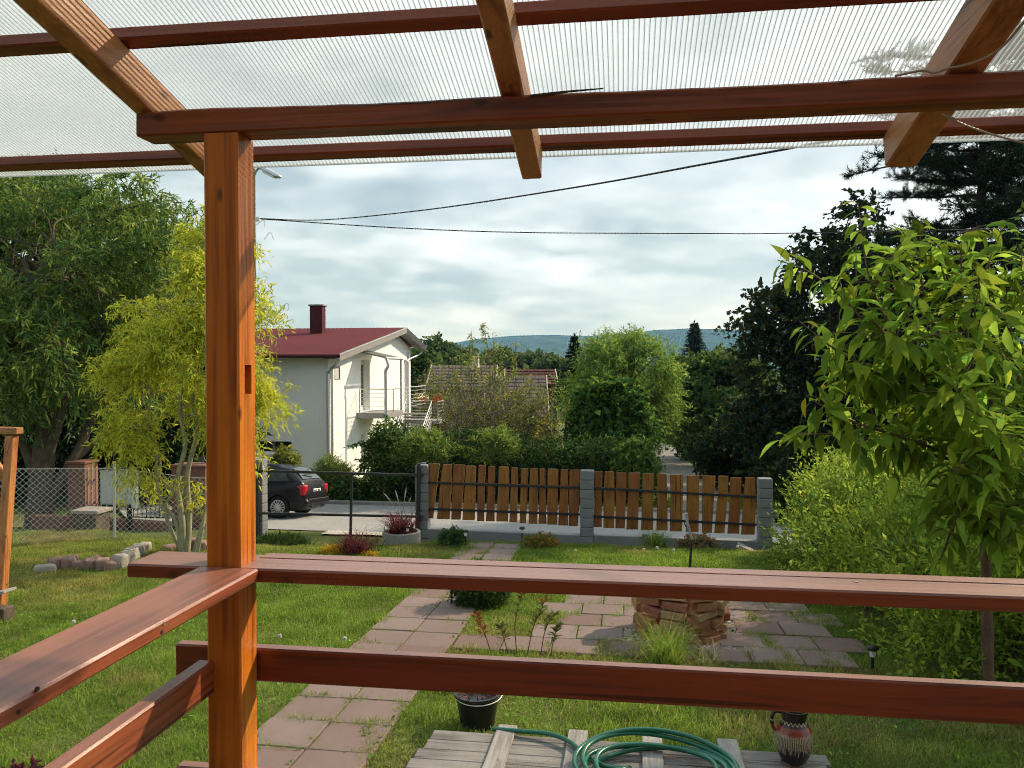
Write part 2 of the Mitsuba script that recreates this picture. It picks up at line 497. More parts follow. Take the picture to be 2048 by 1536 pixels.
# leaves and blades carry their own colour per leaf
VC = {'type': 'mesh_attribute', 'name': 'vertex_color'}
scene['leaf'] = {'type': 'principledthin', 'base_color': VC, 'roughness': 0.5, 'diff_trans': 0.95, 'spec_trans': 0.0, 'eta': 1.4}
scene['leaf_glossy'] = {'type': 'principledthin', 'base_color': VC, 'roughness': 0.30, 'diff_trans': 1.05, 'spec_trans': 0.0, 'eta': 1.5}
scene['grass_blade'] = {'type': 'principledthin', 'base_color': VC, 'roughness': 0.5, 'diff_trans': 1.05, 'spec_trans': 0.0, 'eta': 1.35}


# twin-wall roofing: half of the light passes straight, the rest is scattered by the milky plastic
def sheet_opacity(p, n, uv):
    return 0.16 + 0.16 * smoothstep(0.35, 0.75, fbm(p.x * 2.0, p.y * 0.7, 0.0, octaves=3))


scene['twinwall'] = {'type': 'mask', 'opacity': proc(sheet_opacity),
                     'bsdf': {'type': 'principledthin', 'base_color': rgb(0.74, 0.80, 0.82), 'roughness': 0.25, 'diff_trans': 1.25, 'spec_trans': 0.0, 'eta': 1.45}}
scene['twinwall_rib'] = {'type': 'principledthin', 'base_color': rgb(0.60, 0.66, 0.68), 'roughness': 0.3, 'diff_trans': 1.0, 'spec_trans': 0.0, 'eta': 1.45}
scene['canopy_sheet'] = {'type': 'mask', 'opacity': 0.92,
                         'bsdf': {'type': 'principledthin', 'base_color': rgb(0.32, 0.33, 0.31), 'roughness': 0.3, 'diff_trans': 0.7, 'spec_trans': 0.0, 'eta': 1.45}}


# ------------------------------------------------------------------ foliage
def unit(a):
    return a / (np.linalg.norm(a, axis=-1, keepdims=True) + 1e-9)


def leaves(P, D, N, L, W, kind='quad', bend=0.3):
    """Leaves at P, pointing along D, facing N, with lengths L and widths W; returns (v (n, k, 3), f)."""
    n = len(P)
    D = unit(D)
    S = unit(np.cross(D, N))
    N = np.cross(S, D)
    L = np.broadcast_to(L, (n,))[:, None]
    W = np.broadcast_to(W, (n,))[:, None]
    if kind == 'quad':
        v = np.stack([P, P + 0.45 * L * D + 0.5 * W * S + 0.12 * W * N, P + L * D - bend * 0.5 * L * N, P + 0.45 * L * D - 0.5 * W * S + 0.12 * W * N], 1)
        f = np.array([[0, 1, 2], [0, 2, 3]])
    elif kind == 'blade':
        v = np.stack([P - 0.5 * W * S, P + 0.5 * W * S, P + 0.6 * L * D + 0.4 * W * S - 0.15 * bend * L * N, P + 0.6 * L * D - 0.4 * W * S - 0.15 * bend * L * N, P + L * D - bend * L * N], 1)
        f = np.array([[0, 1, 2], [0, 2, 3], [3, 2, 4]])
    elif kind == 'tri':
        v = np.stack([P - 0.5 * W * S, P + 0.5 * W * S, P + L * D - bend * 0.5 * L * N], 1)
        f = np.array([[0, 1, 2]])
    else:                                                   # 'big': a leaf with a midrib, folded and arched
        rows = [(0.0, 0.0), (0.12, 0.30), (0.32, 0.86), (0.52, 1.0), (0.74, 0.72), (0.90, 0.28), (1.0, 0.0)]
        vs = []
        for t, w in rows:
            c = P + L * (t * D - bend * t * t * N - 0.12 * bend * t * ZUP)
            vs += [c + 0.5 * W * w * S + 0.16 * W * w * N, c, c - 0.5 * W * w * S + 0.16 * W * w * N]
        v = np.stack(vs, 1)
        f = []
        for i in range(len(rows) - 1):
            a, b = 3 * i, 3 * i + 3
            for k in (0, 1):
                f += [[a + k, a + k + 1, b + k + 1], [a + k, b + k + 1, b + k]]
        f = np.array(f)
    k = v.shape[1]
    F = (f[None] + (np.arange(n) * k)[:, None, None]).reshape(-1, 3)
    return v, F


def leaf_colors(r, n, base, var=0.25, hue=0.15, twig=None):
    base = np.asarray(base, float) * 1.6
    b = np.exp(r.normal(0, var, n))[:, None] * base
    h = r.normal(0, hue, n)
    if twig is not None:
        tw = r.normal(0, 1, twig.max() + 1)[twig]
        b *= np.exp(0.5 * var * tw)[:, None]
        h = h + 0.7 * hue * tw
    b = b * np.stack([1 + h, 1 + 0.25 * h, 1 - 0.6 * h], -1)
    return np.clip(b, 0.004, 0.8)


def pack(v, F, col):
    k = v.shape[1]
    return (v.reshape(-1, 3), F), np.repeat(col, k, 0)


def join_leaves(*packs):
    V, F, C, n = [], [], [], 0
    for (v, f), c in packs:
        V.append(v)
        F.append(f + n)
        C.append(c)
        n += len(v)
    return (np.vstack(V), np.vstack(F)), np.vstack(C)


def blob_points(r, blobs, n, gap=0.46, freq=1.2, hollow=0.55, seed=0):
    """Twig roots in the blobs (c, rx, ry, rz), thinned out by noise so that gaps remain; also the outward directions."""
    B = np.array([[*b[0], *(b[1:] if len(b) == 4 else (b[1],) * 3)] for b in blobs], float)
    vol = np.cbrt(B[:, 3] * B[:, 4] * B[:, 5]) ** 2.2
    out, dirs = [], []
    got = 0
    while got < n:
        k = r.choice(len(B), 2 * n, p=vol / vol.sum())
        d = unit(r.normal(size=(2 * n, 3)))
        q = hollow + (1 - hollow) * r.random(2 * n)
        q = np.where(r.random(2 * n) < 0.25, r.random(2 * n) ** 0.5, q)
        lump = 0.72 + 0.56 * meshkit.fbm(d * 1.7 + B[k, :3] * 0.37 + seed, 3, seed)
        p = B[k, :3] + d * (q * lump)[:, None] * B[k, 3:]
        keep = meshkit.fbm(p * freq + seed * 3.3, 3, seed) > gap
        out.append(p[keep])
        dirs.append(d[keep])
        got += keep.sum()
    return np.vstack(out)[:n], np.vstack(dirs)[:n]


def twig_leaves(r, P, D, per, tl, L, W, droop=0.5, spread=0.9, curl=0.0, kind='quad', bend=0.3, hang=0.3):
    """Leaves along a short arching twig from every P."""
    n = len(P)
    D = unit(D + r.normal(0, 0.35, (n, 3)))
    t = (np.arange(per) + r.random((n, per))) / per
    tlen = tl * (0.6 + 0.8 * r.random((n, 1)))
    side = unit(np.cross(D, r.normal(size=(n, 3))))
    pos = P[:, None] + D[:, None] * (t * tlen)[..., None]
    pos[..., 2] -= droop * tlen * t * t
    if curl:
        ph = r.random((n, 1)) * 6.28
        pos += side[:, None] * (curl * tlen * np.sin(t * 9 + ph))[..., None]
        pos[..., 2] += curl * 0.6 * tlen * np.cos(t * 9 + ph)
    d = D[:, None] * 0.7 + r.normal(0, spread, (n, per, 3))
    d[..., 2] -= hang
    nn = r.normal(0, 0.6, (n, per, 3)) + np.array([0, 0, 1.0])
    tw = np.repeat(np.arange(n), per)
    P2, D2, N2 = pos.reshape(-1, 3), d.reshape(-1, 3), nn.reshape(-1, 3)
    m = len(P2)
    ll = L * np.exp(r.normal(0, 0.22, m))
    return leaves(P2, D2, N2, ll, W * ll / L * (0.8 + 0.4 * r.random(m)), kind, bend), tw


def foliage(seed, blobs, n, per, tl, L, W, base, gap=0.46, freq=1.2, hollow=0.55, var=0.25, hue=0.15, **kw):
    r = np.random.default_rng(seed)
    P, D = blob_points(r, blobs, n, gap, freq, hollow, seed)
    (v, F), tw = twig_leaves(r, P, D + np.array([0, 0, 0.25]), per, tl, L, W, **kw)
    return pack(v, F, leaf_colors(r, len(v), base, var, hue, tw)), P


def branches(seed, root, tips, r0, r1, sag=0.15, wig=0.12, sides=5, n=7):
    """Tapering wandering limbs from root points to tips."""
    r = np.random.default_rng(seed)
    ms = []
    for a, b in zip(root, tips):
        a, b = np.asarray(a, float), np.asarray(b, float)
        L = np.linalg.norm(b - a)
        t = np.linspace(0, 1, n)[:, None]
        p = a + (b - a) * t
        p[:, 2] += sag * L * np.sin(np.pi * t[:, 0]) * 0.6
        off = np.cumsum(r.normal(0, 1, (n, 3)), 0)
        off -= off[0] + (off[-1] - off[0]) * t
        p += off * wig * L / n ** 0.5 * 0.6
        ms.append(tube(curve(p, 2 * n), np.linspace(r0, r1, 2 * n), sides))
    return cat(*ms)


def limb(seed, pts, r0, r1, sides=8, n=24, rough=0.15):
    p = curve(pts, n)
    v, f = tube(p, np.linspace(r0, r1, n), sides)
    ax = np.repeat(p, sides, 0)
    k = 1 + rough * 2 * (meshkit.fbm(v * np.array([6, 6, 2.5]) + seed, 3, seed) - 0.5)
    v = ax + (v - ax) * k[:, None]
    return v, f


# ------------------------------------------------------------------ the setting: ground, hills, road
def sheet(xs, ys, zf):
    X, Y = np.meshgrid(xs, ys, indexing='ij')
    Zz = zf(X, Y)
    v = np.stack([X, Y, Zz], -1).reshape(-1, 3)
    n, m = len(xs), len(ys)
    i, j = np.meshgrid(np.arange(n - 1), np.arange(m - 1), indexing='ij')
    a = (i * m + j).ravel()
    f = np.vstack([np.stack([a, a + m, a + m + 1], 1), np.stack([a, a + m + 1, a + 1], 1)])
    return v, f


xs = np.unique(np.concatenate([np.linspace(-12, 5, 69), np.linspace(-60, 60, 61), np.geomspace(60, 9000, 24), -np.geomspace(60, 9000, 24)]))
ys = np.unique(np.concatenate([np.linspace(0, 17, 69), np.array(GY, float), np.linspace(17, 120, 53), np.geomspace(120, 9000, 24), [-20.0, -5.0]]))
scene['ground'] = ply(sheet(xs, ys, gz), 'ground_green', smooth=True)
labels['ground'] = {'label': 'grassy ground sloping down from the terrace to the valley', 'kind': 'structure'}

# the wooded ridge across the valley
_sky = [(-900, 712), (-400, 706), (0, 704), (400, 703), (700, 702), (830, 700), (870, 692), (900, 687), (960, 677), (1040, 671), (1110, 670), (1180, 672), (1260, 667), (1310, 660), (1370, 657),
        (1480, 659), (1600, 662), (1800, 668), (2100, 676), (2500, 690), (3000, 705)]
_us = np.linspace(-900, 3000, 260)
_vs = np.interp(_us, [a for a, b in _sky], [b for a, b in _sky]) + 1.4 * (meshkit.fbm(np.stack([_us * 0.05, _us * 0, _us * 0], -1), 4, 3) - 0.5)
rows = []
for k, (dep, up) in enumerate([(1700, 0.0), (2000, 0.16), (2400, 0.40), (2800, 0.66), (3200, 0.88), (3600, 1.0), (4200, 0.9), (5200, 0.3)]):
    crest = np.array([at(u, v, 3600) for u, v in zip(_us, _vs)])
    flat = np.array([at(u, 735, 1.0) - CAM for u in _us])
    flat[:, 2] = 0
    xy = CAM[:2] + flat[:, :2] * dep
    zz = -30 + (crest[:, 2] + 30) * up
    zz = zz + (14 * (meshkit.fbm(np.stack([xy[:, 0] * 0.003, xy[:, 1] * 0.003, xy[:, 0] * 0], -1), 4, 8) - 0.5) if 0 < up < 1 else 0)
    rows.append(np.column_stack([xy, zz]))
rows = np.array(rows)
m, n = rows.shape[:2]
i, j = np.meshgrid(np.arange(m - 1), np.arange(n - 1), indexing='ij')
a = (i * n + j).ravel()
solo('hills', (rows.reshape(-1, 3), np.vstack([np.stack([a, a + 1, a + n + 1], 1), np.stack([a, a + n + 1, a + n], 1)])), 'hill_forest',
     'long wooded blue ridge across the valley', kind='structure', smooth=True)
r = np.random.default_rng(5)
hs = []
for k in range(260):
    u, v = r.choice([r.uniform(930, 1130), r.uniform(1180, 1500)]), r.uniform(682, 722)
    dep = 2100 + (722 - v) * 30
    p = at(u, v, dep)
    s = r.uniform(3.5, 7)
    hs.append(obox(p, (math.cos(k), math.sin(k), 0), (-math.sin(k), math.cos(k), 0), ZUP, s, s * 1.4, s * 0.8, 0.2))
solo('far_houses', cat(*hs), 'render_white', 'tiny pale houses of the far town scattered below the wooded ridge', 'houses', kind='stuff')

# street in front of the garden, verge, kerb, lane
rx = np.linspace(-9.2, 40, 100)


def strip(y0, y1, dz, xs=rx, wave=0.0, seed=0):
    e0 = y0 + wave * (meshkit.fbm(np.stack([xs * 1.5, xs * 0, xs * 0], -1), 3, seed) - 0.5)
    e1 = y1 + wave * (meshkit.fbm(np.stack([xs * 1.5, xs * 0 + 5, xs * 0], -1), 3, seed) - 0.5)
    t = np.unique(np.concatenate([np.linspace(0, 1, 9), np.clip((np.array([16.2, 20.5]) - y0) / (y1 - y0), 0, 1)]))
    Y = e0[:, None] * (1 - t) + e1[:, None] * t
    X = np.repeat(xs[:, None], len(t), 1)
    v = np.stack([X, Y, gz(X, Y) + dz], -1).reshape(-1, 3)
    n, m = len(xs), len(t)
    i, j = np.meshgrid(np.arange(n - 1), np.arange(m - 1), indexing='ij')
    a = (i * m + j).ravel()
    return v, np.vstack([np.stack([a, a + m, a + m + 1], 1), np.stack([a, a + m + 1, a + 1], 1)])


solo('street', strip(16.25, 22.6, 0.02, wave=0.1), 'road_grey', 'pale grey street running past the garden fence', kind='structure')
solo('pavement', strip(15.75, 16.2, 0.035, np.linspace(-6.2, -3.2, 20), 0.12, 3), 'gravel_pale', 'pale strip of gravel between the gate and the street', kind='structure')
kb = thing('kerb', 'low grey kerb along the far side of the street', 'kerb')
for k in range(34):
    x0 = -9 + k * 1.0
    yy = 22.7
    part(kb, 'kerb_stone', (lambda v, f: (v + np.array([0, 0, float(gz(x0, yy))]), f))(*bx(x0, x0 + 0.99, yy - 0.06, yy + 0.06, -0.1, 0.12, 0.012)), 'kerb_grey')
p0, p1 = at(1362, 945, 36.0), at(1316, 880, 80.0)
LS = (p1[0] - p0[0]) / (p1[1] - p0[1])


def lane_x(y):
    return p0[0] + (y - p0[1]) * LS


ly = np.unique(np.concatenate([np.linspace(22.6, 120, 90), [30.0]]))
lw = 0.85 + 0.25 * (meshkit.fbm(np.stack([ly * 0.6, ly * 0, ly * 0], -1), 3, 2) - 0.5)
lc = lane_x(ly)
lv = np.concatenate([np.column_stack([lc + t * lw, ly, gz(lc, ly) + 0.03 + 0.0 * t]) for t in (-1, -0.5, 0, 0.5, 1)])
nn_ = len(ly)
lf = []
for t in range(4):
    a = t * nn_ + np.arange(nn_ - 1)
    lf += [np.stack([a, a + nn_, a + nn_ + 1], 1), np.stack([a, a + nn_ + 1, a + 1], 1)]
solo('lane', (lv, np.vstack(lf)), 'lane_gravel', 'narrow pale gravel lane going downhill between the trees', kind='structure')

# ------------------------------------------------------------------ garden path and little square of concrete slabs
S = 0.5
X0, Y0 = -2.28 - 1.0, 5.47 - 0.5 * 5
slabs = []
r = np.random.default_rng(11)


def slab_at(cx, cy):
    path = (-2.79 < cx < -1.77 and cy < 8.0) or (-2.79 < cx < -2.0 and 8.0 < cy < 11.2) or (-2.79 < cx < -1.9 and 11.2 <= cy < 14.6)
    square = (-1.9 < cx < 2.3 and 7.95 < cy < 8.5) or (-0.95 < cx < 2.3 and 8.4 < cy < 11.0) or (-2.1 < cx < -0.9 and 10.4 < cy < 11.0)
    hole = abs(cx - 0.62) < 0.62 and abs(cy - 9.0) < 0.62
    return (path or square) and not hole


paving = numbered('paved_path')
labels[paving] = {'label': 'garden path and small square of reddish concrete slabs', 'kind': 'structure'}
kslab = 0
for iy in range(-1, 26):
    for ix in range(0, 12):
        cx, cy = X0 + 0.25 + ix * S + 0.0, Y0 + 0.25 + iy * S
        if cx > -1.6:
            cx += 0.02 + (0.25 if iy % 2 else 0.0)
        if not slab_at(cx, cy):
            continue
        c = P3(cx, cy, 0.010 + r.uniform(-0.006, 0.006))
        e = r.normal(0, 0.006, 2)
        ax = np.array([1, 0.006 * r.normal(), e[0]])
        ay = np.array([0, 1, float(gz(cx, cy + 0.25) - gz(cx, cy - 0.25)) * 2 + e[1]])
        az = np.cross(ax, ay)
        part(paving, 'slab', obox(c, ax, ay, az, S - 0.012, S - 0.012, 0.05, 0.006), ['slab_red', 'slab_red_pale', 'slab_red_dark', 'slab_red'][int(r.integers(4))])
        slabs.append((cx, cy))
slabs = np.array(slabs)

# pale gravel bed under the brick ring
g = np.random.default_rng(3)
n = 2600
gp = np.column_stack([g.uniform(-0.05, 1.30, n), g.uniform(8.33, 9.68, n)])
v, f = cbox(1, 1, 1, 0.22)
sc = g.uniform(0.010, 0.024, n)
rot = trimesh.transformations.random_rotation_matrix
A = g.normal(size=(n, 3))
V = np.einsum('nij,kj->nki', np.stack([unit(A), unit(np.cross(A, [0.3, 0.5, 0.8])), unit(np.cross(A, np.cross(A, [0.3, 0.5, 0.8])))], 1), v) * sc[:, None, None]
V += np.column_stack([gp, gz(gp[:, 0], gp[:, 1]) + 0.02])[:, None]
solo('gravel', (V.reshape(-1, 3), (f[None] + (np.arange(n) * len(v))[:, None, None]).reshape(-1, 3)), 'gravel_pale', 'pale gravel around the foot of the round brick stack', 'gravel', kind='stuff')

# ------------------------------------------------------------------ the pergola we look out of
pg = thing('pergola', 'red-brown stained timber pergola with ribbed clear roof and railings', 'pergola')
PX0, PX1, PY0, PY1 = -1.362, -1.244, 2.452, 2.572
post = trimesh.Trimesh(*timber('z', -0.13, 3.321, PX0, PX1, PY0, PY1, 1, 0.002), process=False)
try:
    import manifold3d as m3
    mm = m3.Manifold(m3.Mesh(np.asarray(post.vertices, np.float32), np.asarray(post.faces, np.uint32)))
    za, zb = on_x(497, 730, PX1)[2], on_x(497, 788, PX1)[2]
    y0, y1 = on_x(490, 750, PX1)[1], on_x(503, 750, PX1)[1]
    slot = m3.Manifold.cube((0.09, y1 - y0, za - zb)).translate((PX1 - 0.06, y0, zb))
    cut = mm - slot
    post = cut if cut.num_tri() > 100 else post
except Exception:
    pass
part(pg, 'post', post, 'wood_post', smooth=35, label='upright post with a mortise slot in its side')
post2 = timber('z', -0.13, 3.321, 2.05, 2.17, PY0, PY1, 7, 0.002)
part(pg, 'post', post2, 'wood_post', smooth=35)
# top beam, its upper edge waney
v, f = timber('x', -1.596, 3.2, 2.452, 2.56, 3.322, 3.398, 3, 0.003, n=90)
top = v[:, 2] > 3.37
v[top, 2] += 0.024 * (meshkit.fbm(np.column_stack([v[top, 0] * 2.1, v[top, 1] * 0, v[top, 0] * 0]), 4, 4) - 0.5)
part(pg, 'top_beam', (v, f), 'wood_beam', smooth=35)
part(pg, 'bark_splinter', tube(curve([on_y(1060, 193, 2.451), on_y(1130, 184, 2.449), on_y(1207, 177, 2.447)], 8), np.linspace(0.006, 0.002, 8), 5), 'bark_dark')
# handrail: two boards side by side, notched round the post
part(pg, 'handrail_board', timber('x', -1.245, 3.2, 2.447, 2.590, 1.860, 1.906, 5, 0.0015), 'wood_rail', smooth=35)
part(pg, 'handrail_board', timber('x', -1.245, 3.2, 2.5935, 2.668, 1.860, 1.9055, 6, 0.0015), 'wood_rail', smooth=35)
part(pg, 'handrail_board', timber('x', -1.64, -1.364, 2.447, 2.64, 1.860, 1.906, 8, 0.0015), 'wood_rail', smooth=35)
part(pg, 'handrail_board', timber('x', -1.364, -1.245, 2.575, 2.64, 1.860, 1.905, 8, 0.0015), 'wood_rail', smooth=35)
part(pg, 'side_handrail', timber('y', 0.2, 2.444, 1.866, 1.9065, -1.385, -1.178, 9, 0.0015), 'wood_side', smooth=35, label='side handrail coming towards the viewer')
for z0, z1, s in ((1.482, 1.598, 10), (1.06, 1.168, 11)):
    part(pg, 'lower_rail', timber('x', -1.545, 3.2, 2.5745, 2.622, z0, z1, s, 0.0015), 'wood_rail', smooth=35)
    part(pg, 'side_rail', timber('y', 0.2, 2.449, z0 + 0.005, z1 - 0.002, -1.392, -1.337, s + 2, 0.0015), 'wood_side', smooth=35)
for xx in (-1.235, 0.3, 1.8):
    pass
for u_, v_ in ((328, 1248), (324, 1264), (75, 1378), (38, 1424)):
    q_ = on_x(u_, v_, -1.1775)
    part(pg, 'screw', tube([q_ - np.array([0.003, 0, 0]), q_ + np.array([0.0015, 0, 0])], 0.005, 10), 'nail_steel' if u_ in (328,) else 'bark_dark')
q_ = on_z(1712, 1164, 1.9065)
part(pg, 'screw', tube([q_ - ZUP * 0.002, q_ + ZUP * 0.002], 0.007, 10), 'nail_steel')
# rafters, battens, roof
SL = 0.25
DIRR = np.array([0, 1, -SL]) / math.hypot(1, SL)
UPR = np.array([0, SL, 1]) / math.hypot(1, SL)


def on_roof(y, dz=0.0):
    return 3.402 - SL * (y - 2.5) + dz


def sloped(mesh):
    """Tips a level timber (built about y = 2.5, z = 0) on to the roof's slope."""
    v, f = mesh
    return np.column_stack([v[:, 0], 2.5 + (v[:, 1] - 2.5) * DIRR[1] + v[:, 2] * UPR[1], 3.402 + (v[:, 1] - 2.5) * DIRR[2] + v[:, 2] * UPR[2]]), f


for k, (xa, xb) in enumerate([(-1.625, -1.548), (-0.388, -0.314), (0.915, 1.020), (2.25, 2.33)]):
    yend = 3.035
    part(pg, 'rafter', sloped(timber('y', 0.1, yend, 0.0, 0.122, xa, xb, 20 + k, 0.0045 if k == 0 else 0.002)), 'wood_rafter' if k < 2 else 'wood_rafter', smooth=35)
for k, yy in enumerate((0.75, 1.55, 2.275, 3.01)):
    part(pg, 'batten', sloped(timber('x', -3.4, 3.4, yy - 0.005, yy + 0.052, 0.124, 0.169, 30 + k, 0.002)), 'wood_batten', smooth=35)
YE = 3.185
for k, (xa, xb) in enumerate([(-3.4, 0.962), (0.972, 3.4)]):
    def plane(dz, ya=0.1, yb=YE):
        q = np.array([(xa, ya, dz), (xb, ya, dz), (xb, yb, dz), (xa, yb, dz)], float)
        return sloped((q, np.array([[0, 1, 2], [0, 2, 3]])))
    key = part(pg, 'roof_sheet', plane(0.1725), 'twinwall', label='ribbed translucent roof sheet')
    rbx = np.arange(xa, xb, 0.016)
    nr = len(rbx)
    q = np.array([(0, 0.1, 0.1718), (0, YE, 0.1718), (0, YE, 0.178), (0, 0.1, 0.178), (-0.0015, 0.1, 0.1716), (-0.0015, YE, 0.1716), (0.0015, YE, 0.1716), (0.0015, 0.1, 0.1716)], float)
    rv = np.concatenate([sloped((q + np.array([x, 0, 0]), None))[0] for x in rbx])
    rf = (np.array([[0, 1, 2], [0, 2, 3], [4, 5, 6], [4, 6, 7]])[None] + 8 * np.arange(nr)[:, None, None]).reshape(-1, 3)
    part(key, 'rib', (rv, rf), 'twinwall_rib', kind='stuff')
    q = np.array([(xa, YE + 0.001, 0.170), (xb, YE + 0.001, 0.170), (xb, YE + 0.001, 0.182), (xa, YE + 0.001, 0.182), (xa, YE, 0.170), (xb, YE, 0.170), (xb, YE - 0.014, 0.1702), (xa, YE - 0.014, 0.1702)], float)
    part(key, 'edge_strip', sloped((q, np.array([[0, 1, 2], [0, 2, 3], [4, 5, 6], [4, 6, 7]]))), 'twinwall_rib')
part(pg, 'floor_board', bx(-1.35, -1.2, 2.3, 2.449, 0.5, 0.56), 'wood_deck') if False else None
for k in range(24):
    part(pg, 'floor_board', bx(-1.40 + k * 0.19, -1.215 + k * 0.19, -1.2, 2.43, 0.90, 0.93, 0.003), 'wood_deck')
for xx in (-1.3, 0.6, 2.9):
    part(pg, 'floor_joist', bx(xx - 0.04, xx + 0.04, -1.1, 2.42, 0.78, 0.898, 0.003), 'wood_deck')
    part(pg, 'floor_leg', bx(xx - 0.05, xx + 0.05, 2.1, 2.2, -0.15, 0.779, 0.003), 'wood_deck')

hw_ = thing('added_wall', 'plain ochre wall added unseen behind the terrace to block sky light', 'wall')  # added behind the camera to cut sky light on the timber fronts
part(hw_, 'wall', bx(-6.5, 7.5, -1.6, -1.3, -0.2, 4.9, 0.01), 'wall_ochre')
pts = [on_y(2075, 10, 2.2), on_y(2010, 88, 2.3), on_y(1965, 118, 2.36), on_y(1925, 131, 2.42), on_y(1895, 137, 2.447), on_y(1868, 146, 2.445), on_y(1845, 141, 2.447), on_y(1790, 152, 2.447)]
solo('cable', tube(curve(pts, 40), 0.0035, 6), 'cable_grey', 'thin grey cable draped along the right rafter and beam', 'cable', smooth=True)
pts = [(0.98, 2.57, 3.30), on_y(1885, 228, 2.62), on_y(1920, 246, 2.7), on_y(1975, 266, 2.8), on_y(2050, 286, 2.9), on_y(2120, 296, 2.95)]
solo('cable', tube(curve(pts, 30), 0.0035, 6), 'cable_grey', 'thin grey cable hanging below the beam at upper right', 'cable', smooth=True)

# ------------------------------------------------------------------ front fence: block pillars, boards, plinth, gate
PA, PB = at(845, 1000, 15.6), at(1530, 1000, 14.6)
FD = np.array([PB[0] - PA[0], PB[1] - PA[1], 0])
FLEN = np.linalg.norm(FD)
FD /= FLEN
FN = np.array([FD[1], -FD[0], 0])                       # towards the garden
if FN[1] > 0:
    FN = -FN


def on_fence(u, v, off=0.0):
    """Point of the fence's upright plane, moved 'off' metres towards the garden."""
    q = np.array([PA[0], PA[1], 0]) + FN * off
    rr = ray(u, v)
    t = ((q - CAM) @ FN) / (rr @ FN)
    return CAM + rr * t


def pillar(u, vt, vb, label, w=0.25, nblk=None):
    k = thing('block_pillar', label, 'pillar', 'grey block pillars of the front fence')
    top, bot = on_fence(u, vt), on_fence(u, vb)
    ht = 0.178
    nb = int(math.ceil((top[2] - bot[2]) / ht)) + 1
    rr = np.random.default_rng(int(u))
    for i in range(nb):
        c = np.array([top[0], top[1], top[2] - ht * (i + 0.5)]) - FN * 0.0 + FD * rr.normal(0, 0.002)
        part(k, 'block', obox(c, FD, np.cross(ZUP, FD), ZUP, w, w, ht - 0.006, 0.012), 'block_grey')
    return k


pillar(518, 918, 1104, 'grey block pillar at the left end of the gate, beside the timber post')
pillar(845.5, 929, 1085, 'grey block pillar between the open gate and the boards')
pillar(1174.5, 940, 1082, 'grey block pillar in the middle of the board fence')
pillar(1530, 956, 1092, 'grey block pillar at the right end of the fence by the bright shrubs')

Z1 = [(290, 405, 275, 340), (440, 530, 378, 510), (550, 668, 525, 620), (678, 778, 640, 765), (805, 878, 790, 860), (905, 975, 880, 970), (1015, 1115, 985, 1105), (1140, 1205, 1120, 1200),
      (1240, 1312, 1225, 1290), (1335, 1412, 1318, 1405), (1432, 1487, 1420, 1500), (1515, 1620, 1508, 1610), (1648, 1720, 1620, 1722), (1740, 1850, 1730, 1820)]
Z2 = [(200, 282, 190, 275), (305, 400, 290, 400), (425, 525, 412, 510), (545, 668, 525, 645), (690, 810, 675, 800), (840, 940, 832, 950), (970, 1110, 970, 1095), (1140, 1275, 1135, 1265),
      (1305, 1440, 1300, 1400), (1470, 1570, 1425, 1530), (1590, 1705, 1560, 1680), (1745, 1845, 1700, 1840)]


def fence_panel(Zs, u0, vt, vb, r1, r2, label, seed):
    k = thing('board_fence', label, 'fence', 'fence panels of upright boards')
    rr = np.random.default_rng(seed)
    n = len(Zs)
    for i, (a, b, c, d) in enumerate(Zs):
        tt = i / (n - 1)
        T0, B0 = vt[0] + (vt[1] - vt[0]) * tt + rr.uniform(-1, 1), vb[0] + (vb[1] - vb[0]) * tt + rr.uniform(-0.8, 0.8)
        sa, sb = rr.uniform(-1.4, 1.4, 2)
        px = lambda z: u0 + z / 5.12
        H = B0 - T0
        poly = [(px(a), T0 + 1.2), (px(a) + 0.8, T0), (px(b) - 0.8, T0 + 0.3), (px(b), T0 + 1.5), (px(b + (d - b) * 0.35) + sb, T0 + 0.35 * H), (px(b + (d - b) * 0.7) + 0.5 * sb, T0 + 0.7 * H),
                (px(d), B0), (px(c), B0 - 0.3), (px(a + (c - a) * 0.7) + 0.5 * sa, T0 + 0.7 * H), (px(a + (c - a) * 0.35) + sa, T0 + 0.35 * H)]
        P = np.array([on_fence(u, v) for u, v in poly])
        o = P.mean(0)
        q = np.column_stack([(P - o) @ FD, (P - o)[:, 2]])
        ply2 = sg.Polygon(q).buffer(0)
        m = extrude(ply2, o + np.cross(FD, ZUP) * -0.0125, FD, ZUP, 0.025)
        part(k, 'board', m, 'wood_board' if rr.random() < 0.6 else 'wood_board_red')
    ua, ub = u0 + (Zs[0][0] - 15) / 5.12, u0 + (Zs[-1][1] + 15) / 5.12
    for (va, vbb) in (r1, r2):
        A, B = on_fence(ua, va, 0.035), on_fence(ub, vbb, 0.035)
        part(k, 'metal_rail', bar(A, B, 0.03, 0.042, 0.002), 'metal_dark')
    return k


fence_panel(Z1, 800, (928, 940), (1037, 1051.5), (965, 975.5), (1017.5, 1029), 'left fence panel of wavy-edged honey brown boards on black rails', 3)
fence_panel(Z2, 1150, (941.5, 955), (1054, 1069.5), (976, 994), (1032.5, 1049.5), 'right fence panel of wavy-edged honey brown boards on black rails', 4)
for (ua, va, ub, vb, lab) in ((857, 1056, 1163, 1069, 'left concrete plinth under the board fence'), (1187, 1068, 1517, 1081, 'right concrete plinth under the board fence')):
    A, B = on_fence(ua, va), on_fence(ub, vb)
    hh = 0.5
    solo('plinth', bar(A - ZUP * hh / 2, B - ZUP * hh / 2, 0.2, hh, 0.01), 'block_grey', lab, 'plinth', group='concrete plinths of the fence')

